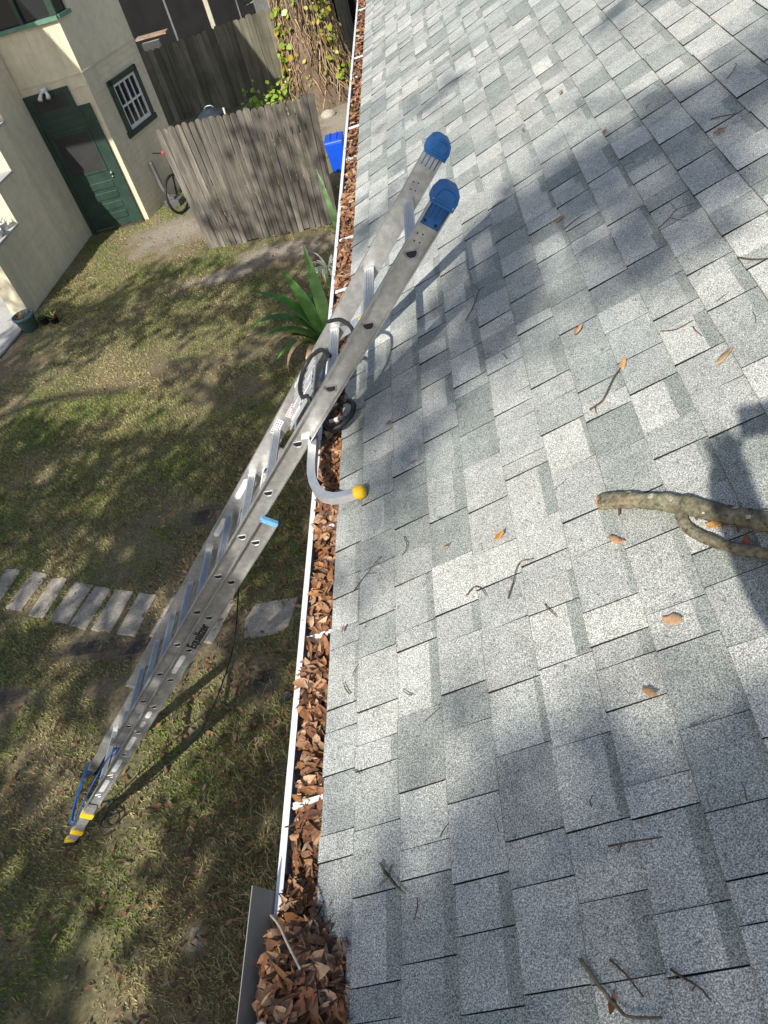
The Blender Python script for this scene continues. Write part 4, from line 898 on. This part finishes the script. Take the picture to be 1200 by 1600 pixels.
MB().tube([(-.95,6.3,G), fh-UP*.02], .014, 8).build('stalk', M['green_pale'], fl)
r = random.Random(21); q = MB()
for i in range(70):
    a = r.uniform(0,6.28); blade(q, fh+V(r.uniform(-.03,.03),r.uniform(-.03,.03),0), a, r.uniform(.22,.38), .02, r.uniform(.5,1.4), r.uniform(1.6,3.0), (.85,.84,.66) if r.random() < .75 else (.5,.55,.2), 6)
q.build('petals', M['plant'], fl)
# small litter in the grass
MB().box((-1.28,1.18,G+.02), (.04,.025,.008), (V(.8,.5,.1).normalized(), V(-.5,.8,0).normalized(), UP)).build('litter_scrap', M['pipe'], base=(-1.28,1.18,G), bevel=.006, label='small grey scrap lying in the grass near the broad paver', cat='scrap')

# ================================================================== SHADE TREES (outside the picture, towards the sun)
def lit(x, y):
    for cx_, cy_, a, b_, th in LIT:
        c_, s_ = math.cos(th), math.sin(th); dx_, dy_ = x-cx_, y-cy_; p_ = (dx_*c_+dy_*s_)/a; q_ = (-dx_*s_+dy_*c_)/b_
        if p_*p_+q_*q_ < 1.0: return True
    return False
LIT = [(-4.4,6.6,1.3,.7,.25),(-3.3,5.2,.9,.35,.25),(-3.0,8.0,.8,.3,.2),(-4.2,10.6,1.4,1.0,0),(-5.0,9.3,.7,.7,0),(-2.3,9.0,1.4,.25,.05),(-5.1,6.2,.9,.48,.3),(-4.1,5.7,.95,.42,.2),(-3.0,6.8,.9,.36,.3),(-2.3,6.2,.6,.35,.2),(-1.9,7.9,.35,.22,.2),(-4.5,4.5,.6,.2,.2),(-3.95,2.75,.40,.55,0),(-2.12,1.35,.28,.75,-.35),(-2.38,.35,.34,.75,-.12),(-2.40,-.4,.36,.7,.05),(-2.35,-1.0,.28,.5,.1),(-3.3,1.0,.5,.4,.3),(-1.6,14.5,2.5,2.6,0),(-1.5,4.6,.2,.4,0),(-5.4,7.4,.4,.5,0),(-3.4,4.0,.3,.12,.2)]
def clumps(pts, Lr, seed, spread=.20, nleaf=13, size=.085):
    r = np.random.default_rng(seed); V_ = []; 
    for P in pts:
        c_ = np.array(P)+np.array(SUN)*r.uniform(*Lr); k_ = nleaf
        o = c_+r.normal(0, spread, (k_,3)); X = r.normal(0,1,(k_,3)); X /= np.linalg.norm(X,axis=1)[:,None]; Y = np.cross(X, r.normal(0,1,(k_,3))); Y /= np.linalg.norm(Y,axis=1)[:,None]
        s_ = size*r.uniform(.7,1.3,(k_,1)); V_.append(np.stack([o-X*s_, o+Y*s_*.55, o+X*s_, o-Y*s_*.55], 1).reshape(-1,3))
    V_ = np.concatenate(V_); return V_, np.arange(len(V_)).reshape(-1,4)
r = random.Random(55); pts = []
while len(pts) < 1300:
    x, y = r.uniform(-6.3,.2), r.uniform(-3.4,9.3)
    if lit(x, y): 
        if r.random() > .02: continue
    pts.append((x, y, G))
tre1 = empty('lawn_oak', (-15,-8,G), 'oak beyond the left edge whose crown dapples the lawn', 'tree')
v, q = clumps(pts, (10,13.5), 1, spread=.17, nleaf=20, size=.085); fast_mesh('crown', v, q, None, M['canopy'], parent=tre1)
MB().tube(smooth([(-15,-8,G),(-14.8,-7.8,1),(-14.2,-7.4,4),(-13,-7,7),(-11.5,-6,8.5)]), [.42-.012*i for i in range(25)], 12).build('trunk', M['trunkbark'], tre1)
for e in ((-5,-7,7),(-8.5,-2,6.5),(-4,-9,6.5),(-8,-5,7)): MB().tube(smooth([(-13.2,-7.1,6.6),V(-12.4,-6.6,7.4).lerp(V(*e),.5)+V(0,0,.5),e]), [.12-.007*i for i in range(13)], 8).build('limb', M['trunkbark'], tre1)
# roof shade, ellipses in roof coordinates (u, y, ru, ry, turn, density per m2)
SH = [(.75,-1.95,1.4,.50,.0,130),(.75,-1.42,.75,.10,.0,110),(.95,-1.32,.30,.08,-.1,80),(.45,-1.19,.14,.08,0,40),(.62,-1.2,.14,.08,.1,40),
 (1.95,1.12,.35,.16,-.05,120),(1.62,1.17,.30,.15,-.05,125),(1.35,1.2,.24,.17,0,125),(1.12,1.24,.22,.17,0,120),(.92,1.25,.20,.16,.2,110),(.95,.72,.30,.25,0,45),(1.3,.75,.3,.22,0,50),(1.45,.38,.26,.13,0,50),(1.72,.55,.3,.22,0,40),
 (.70,.75,.24,.26,.3,85),(.45,.62,.22,.25,0,65),(.25,.42,.18,.24,0,60),(.62,.38,.22,.16,0,40),(.20,.02,.12,.22,0,22),(.40,.06,.14,.13,0,20),(.22,-.45,.12,.26,0,14),
 (2.2,.7,.35,.4,0,40),(1.75,2.5,.25,.15,0,25),(.5,3.4,.3,.2,0,25),(.25,2.3,.2,.3,0,30)]
pts = []; r = random.Random(8)
for u, y, a, b_, th, den_ in SH:
    for _ in range(int(den_*math.pi*a*b_)+1):
        q_ = math.sqrt(r.random()); f_ = r.uniform(0,6.283); ex, ey = a*q_*math.cos(f_), b_*q_*math.sin(f_)
        pts.append(RF(u+ex*math.cos(th)-ey*math.sin(th), y+ex*math.sin(th)+ey*math.cos(th)))
tre2 = empty('roof_oak', (4.5,-14,G), 'oak behind the viewer whose crown shades bands of the roof', 'tree')
v, q = clumps(pts, (12,16), 2, spread=.10, nleaf=8, size=.07); fast_mesh('crown', v, q, None, M['canopy'], parent=tre2)
MB().tube(smooth([(4.5,-14,G),(4.5,-13.9,2),(4.2,-13.6,6),(3.6,-13,9.5)]), [.40-.014*i for i in range(19)], 12).build('trunk', M['trunkbark'], tre2)
for e in ((-2,-8.4,9.4),(-3.0,-9,10.5),(-1.5,-10.5,9.5)): MB().tube([(3.9,-13.3,8.2),V(3.6,-13,9).lerp(V(*e),.5),e], [.07,.045,.02], 8).build('limb', M['trunkbark'], tre2)
# shade on the picket panel
pts = [(r.uniform(-2.3,-1.15), 9.55, r.uniform(-2.3,-1.35)) for _ in range(26)]+[(r.uniform(-3.3,-1.3), 9.55, r.uniform(-2.75,-2.35)) for _ in range(26)]
v, q = clumps(pts, (12,16), 3, spread=.14, nleaf=8); fast_mesh('crown', v, q, None, M['canopy'], parent=tre1)

# ================================================================== PERSON taking the picture (throws the shadow at the right)
J = {'pel':(1.340,-2.700,1.400,0.160),'wst':(1.280,-2.680,1.600,0.150),'cst':(1.140,-2.640,1.840,0.180),'nk':(1.010,-2.600,2.040,0.065),'hd':(0.960,-2.560,2.170,0.100),'hd2':(0.950,-2.540,2.280,0.085),
 'shA':(.880,-2.560,1.970,.080),'elA':(.600,-2.450,1.780,.068),'wrA':(0.5,-2.34,2.04,0.055),'shB':(1.240,-2.500,1.950,0.085),'elB':(.84,-2.40,1.74,.105),'wrB':(.73,-2.33,2.06,.075),
 'hpA':(1.260,-2.760,1.441,0.110),'knA':(1.260,-2.780,1.021,0.085),'anA':(1.260,-2.840,0.652,0.060),'toA':(1.120,-2.760,0.562,0.040),'hpB':(1.420,-2.620,1.461,0.110),'knB':(1.420,-2.500,1.061,0.085),'anB':(1.460,-2.480,0.742,0.060),'toB':(1.320,-2.380,0.652,0.040)}
E2 = [('pel','wst'),('wst','cst'),('cst','nk'),('nk','hd'),('hd','hd2'),('cst','shA'),('shA','elA'),('elA','wrA'),('cst','shB'),('shB','elB'),('elB','wrB'),('pel','hpA'),('hpA','knA'),('knA','anA'),('anA','toA'),('pel','hpB'),('hpB','knB'),('knB','anB'),('anB','toB')]
for sd_, w0 in (('A',V(.50,-2.34,2.04)),('B',V(.73,-2.33,2.06))):
    J['pm'+sd_] = (w0.x, w0.y+.035, w0.z+.06, .028); E2.append(('wr'+sd_,'pm'+sd_))
    for fi in range(5):
        ox = (fi-2)*.017; f1 = V(w0.x+ox, w0.y+.05, w0.z+.10-.012*abs(fi-2)); f2 = f1+V(ox*.2, .028, .03-.004*abs(fi-1)); J[f'f{sd_}{fi}'] = (*f1, .0095); J[f'g{sd_}{fi}'] = (*f2, .008); E2 += [('pm'+sd_, f'f{sd_}{fi}'), (f'f{sd_}{fi}', f'g{sd_}{fi}')]
pe = empty('person', (1.3,-2.7,.6), 'person in dark clothes standing on the roof, only their shadow shows at right', 'person'); bp_ = basepos(pe)
keys = list(J); me = bpy.data.meshes.new('body'); me.from_pydata([V(*J[k_][:3])-bp_ for k_ in keys], [(keys.index(a), keys.index(b)) for a, b in E2], [])
bo_ = bpy.data.objects.new('body', me); COL.objects.link(bo_); bo_.parent = pe; me.materials.append(M['cloth'])
sk = bo_.modifiers.new('skin', 'SKIN'); 
for i, k_ in enumerate(keys): me.skin_vertices[0].data[i].radius = (J[k_][3],)*2; me.skin_vertices[0].data[i].use_root = (k_ == 'pel')
sb_ = bo_.modifiers.new('sub', 'SUBSURF'); sb_.levels = 1; sb_.render_levels = 2
MB().lathe(V(.96,-2.55,2.25), [(.115,-.05),(.12,0),(.10,.07),(.05,.11),(.001,.12)], 14).build('hair', M['twig'], pe)
MB().box((.615,-2.27,2.19), (.085,.006,.042), (V(1,.05,0).normalized(), V(0,.8,-.6), V(0,.6,.8))).build('phone', M['metal_dark'], base=(.575,-2.27,2.19), bevel=.004, label='dark phone held up by the person on the roof, out of view', cat='phone')
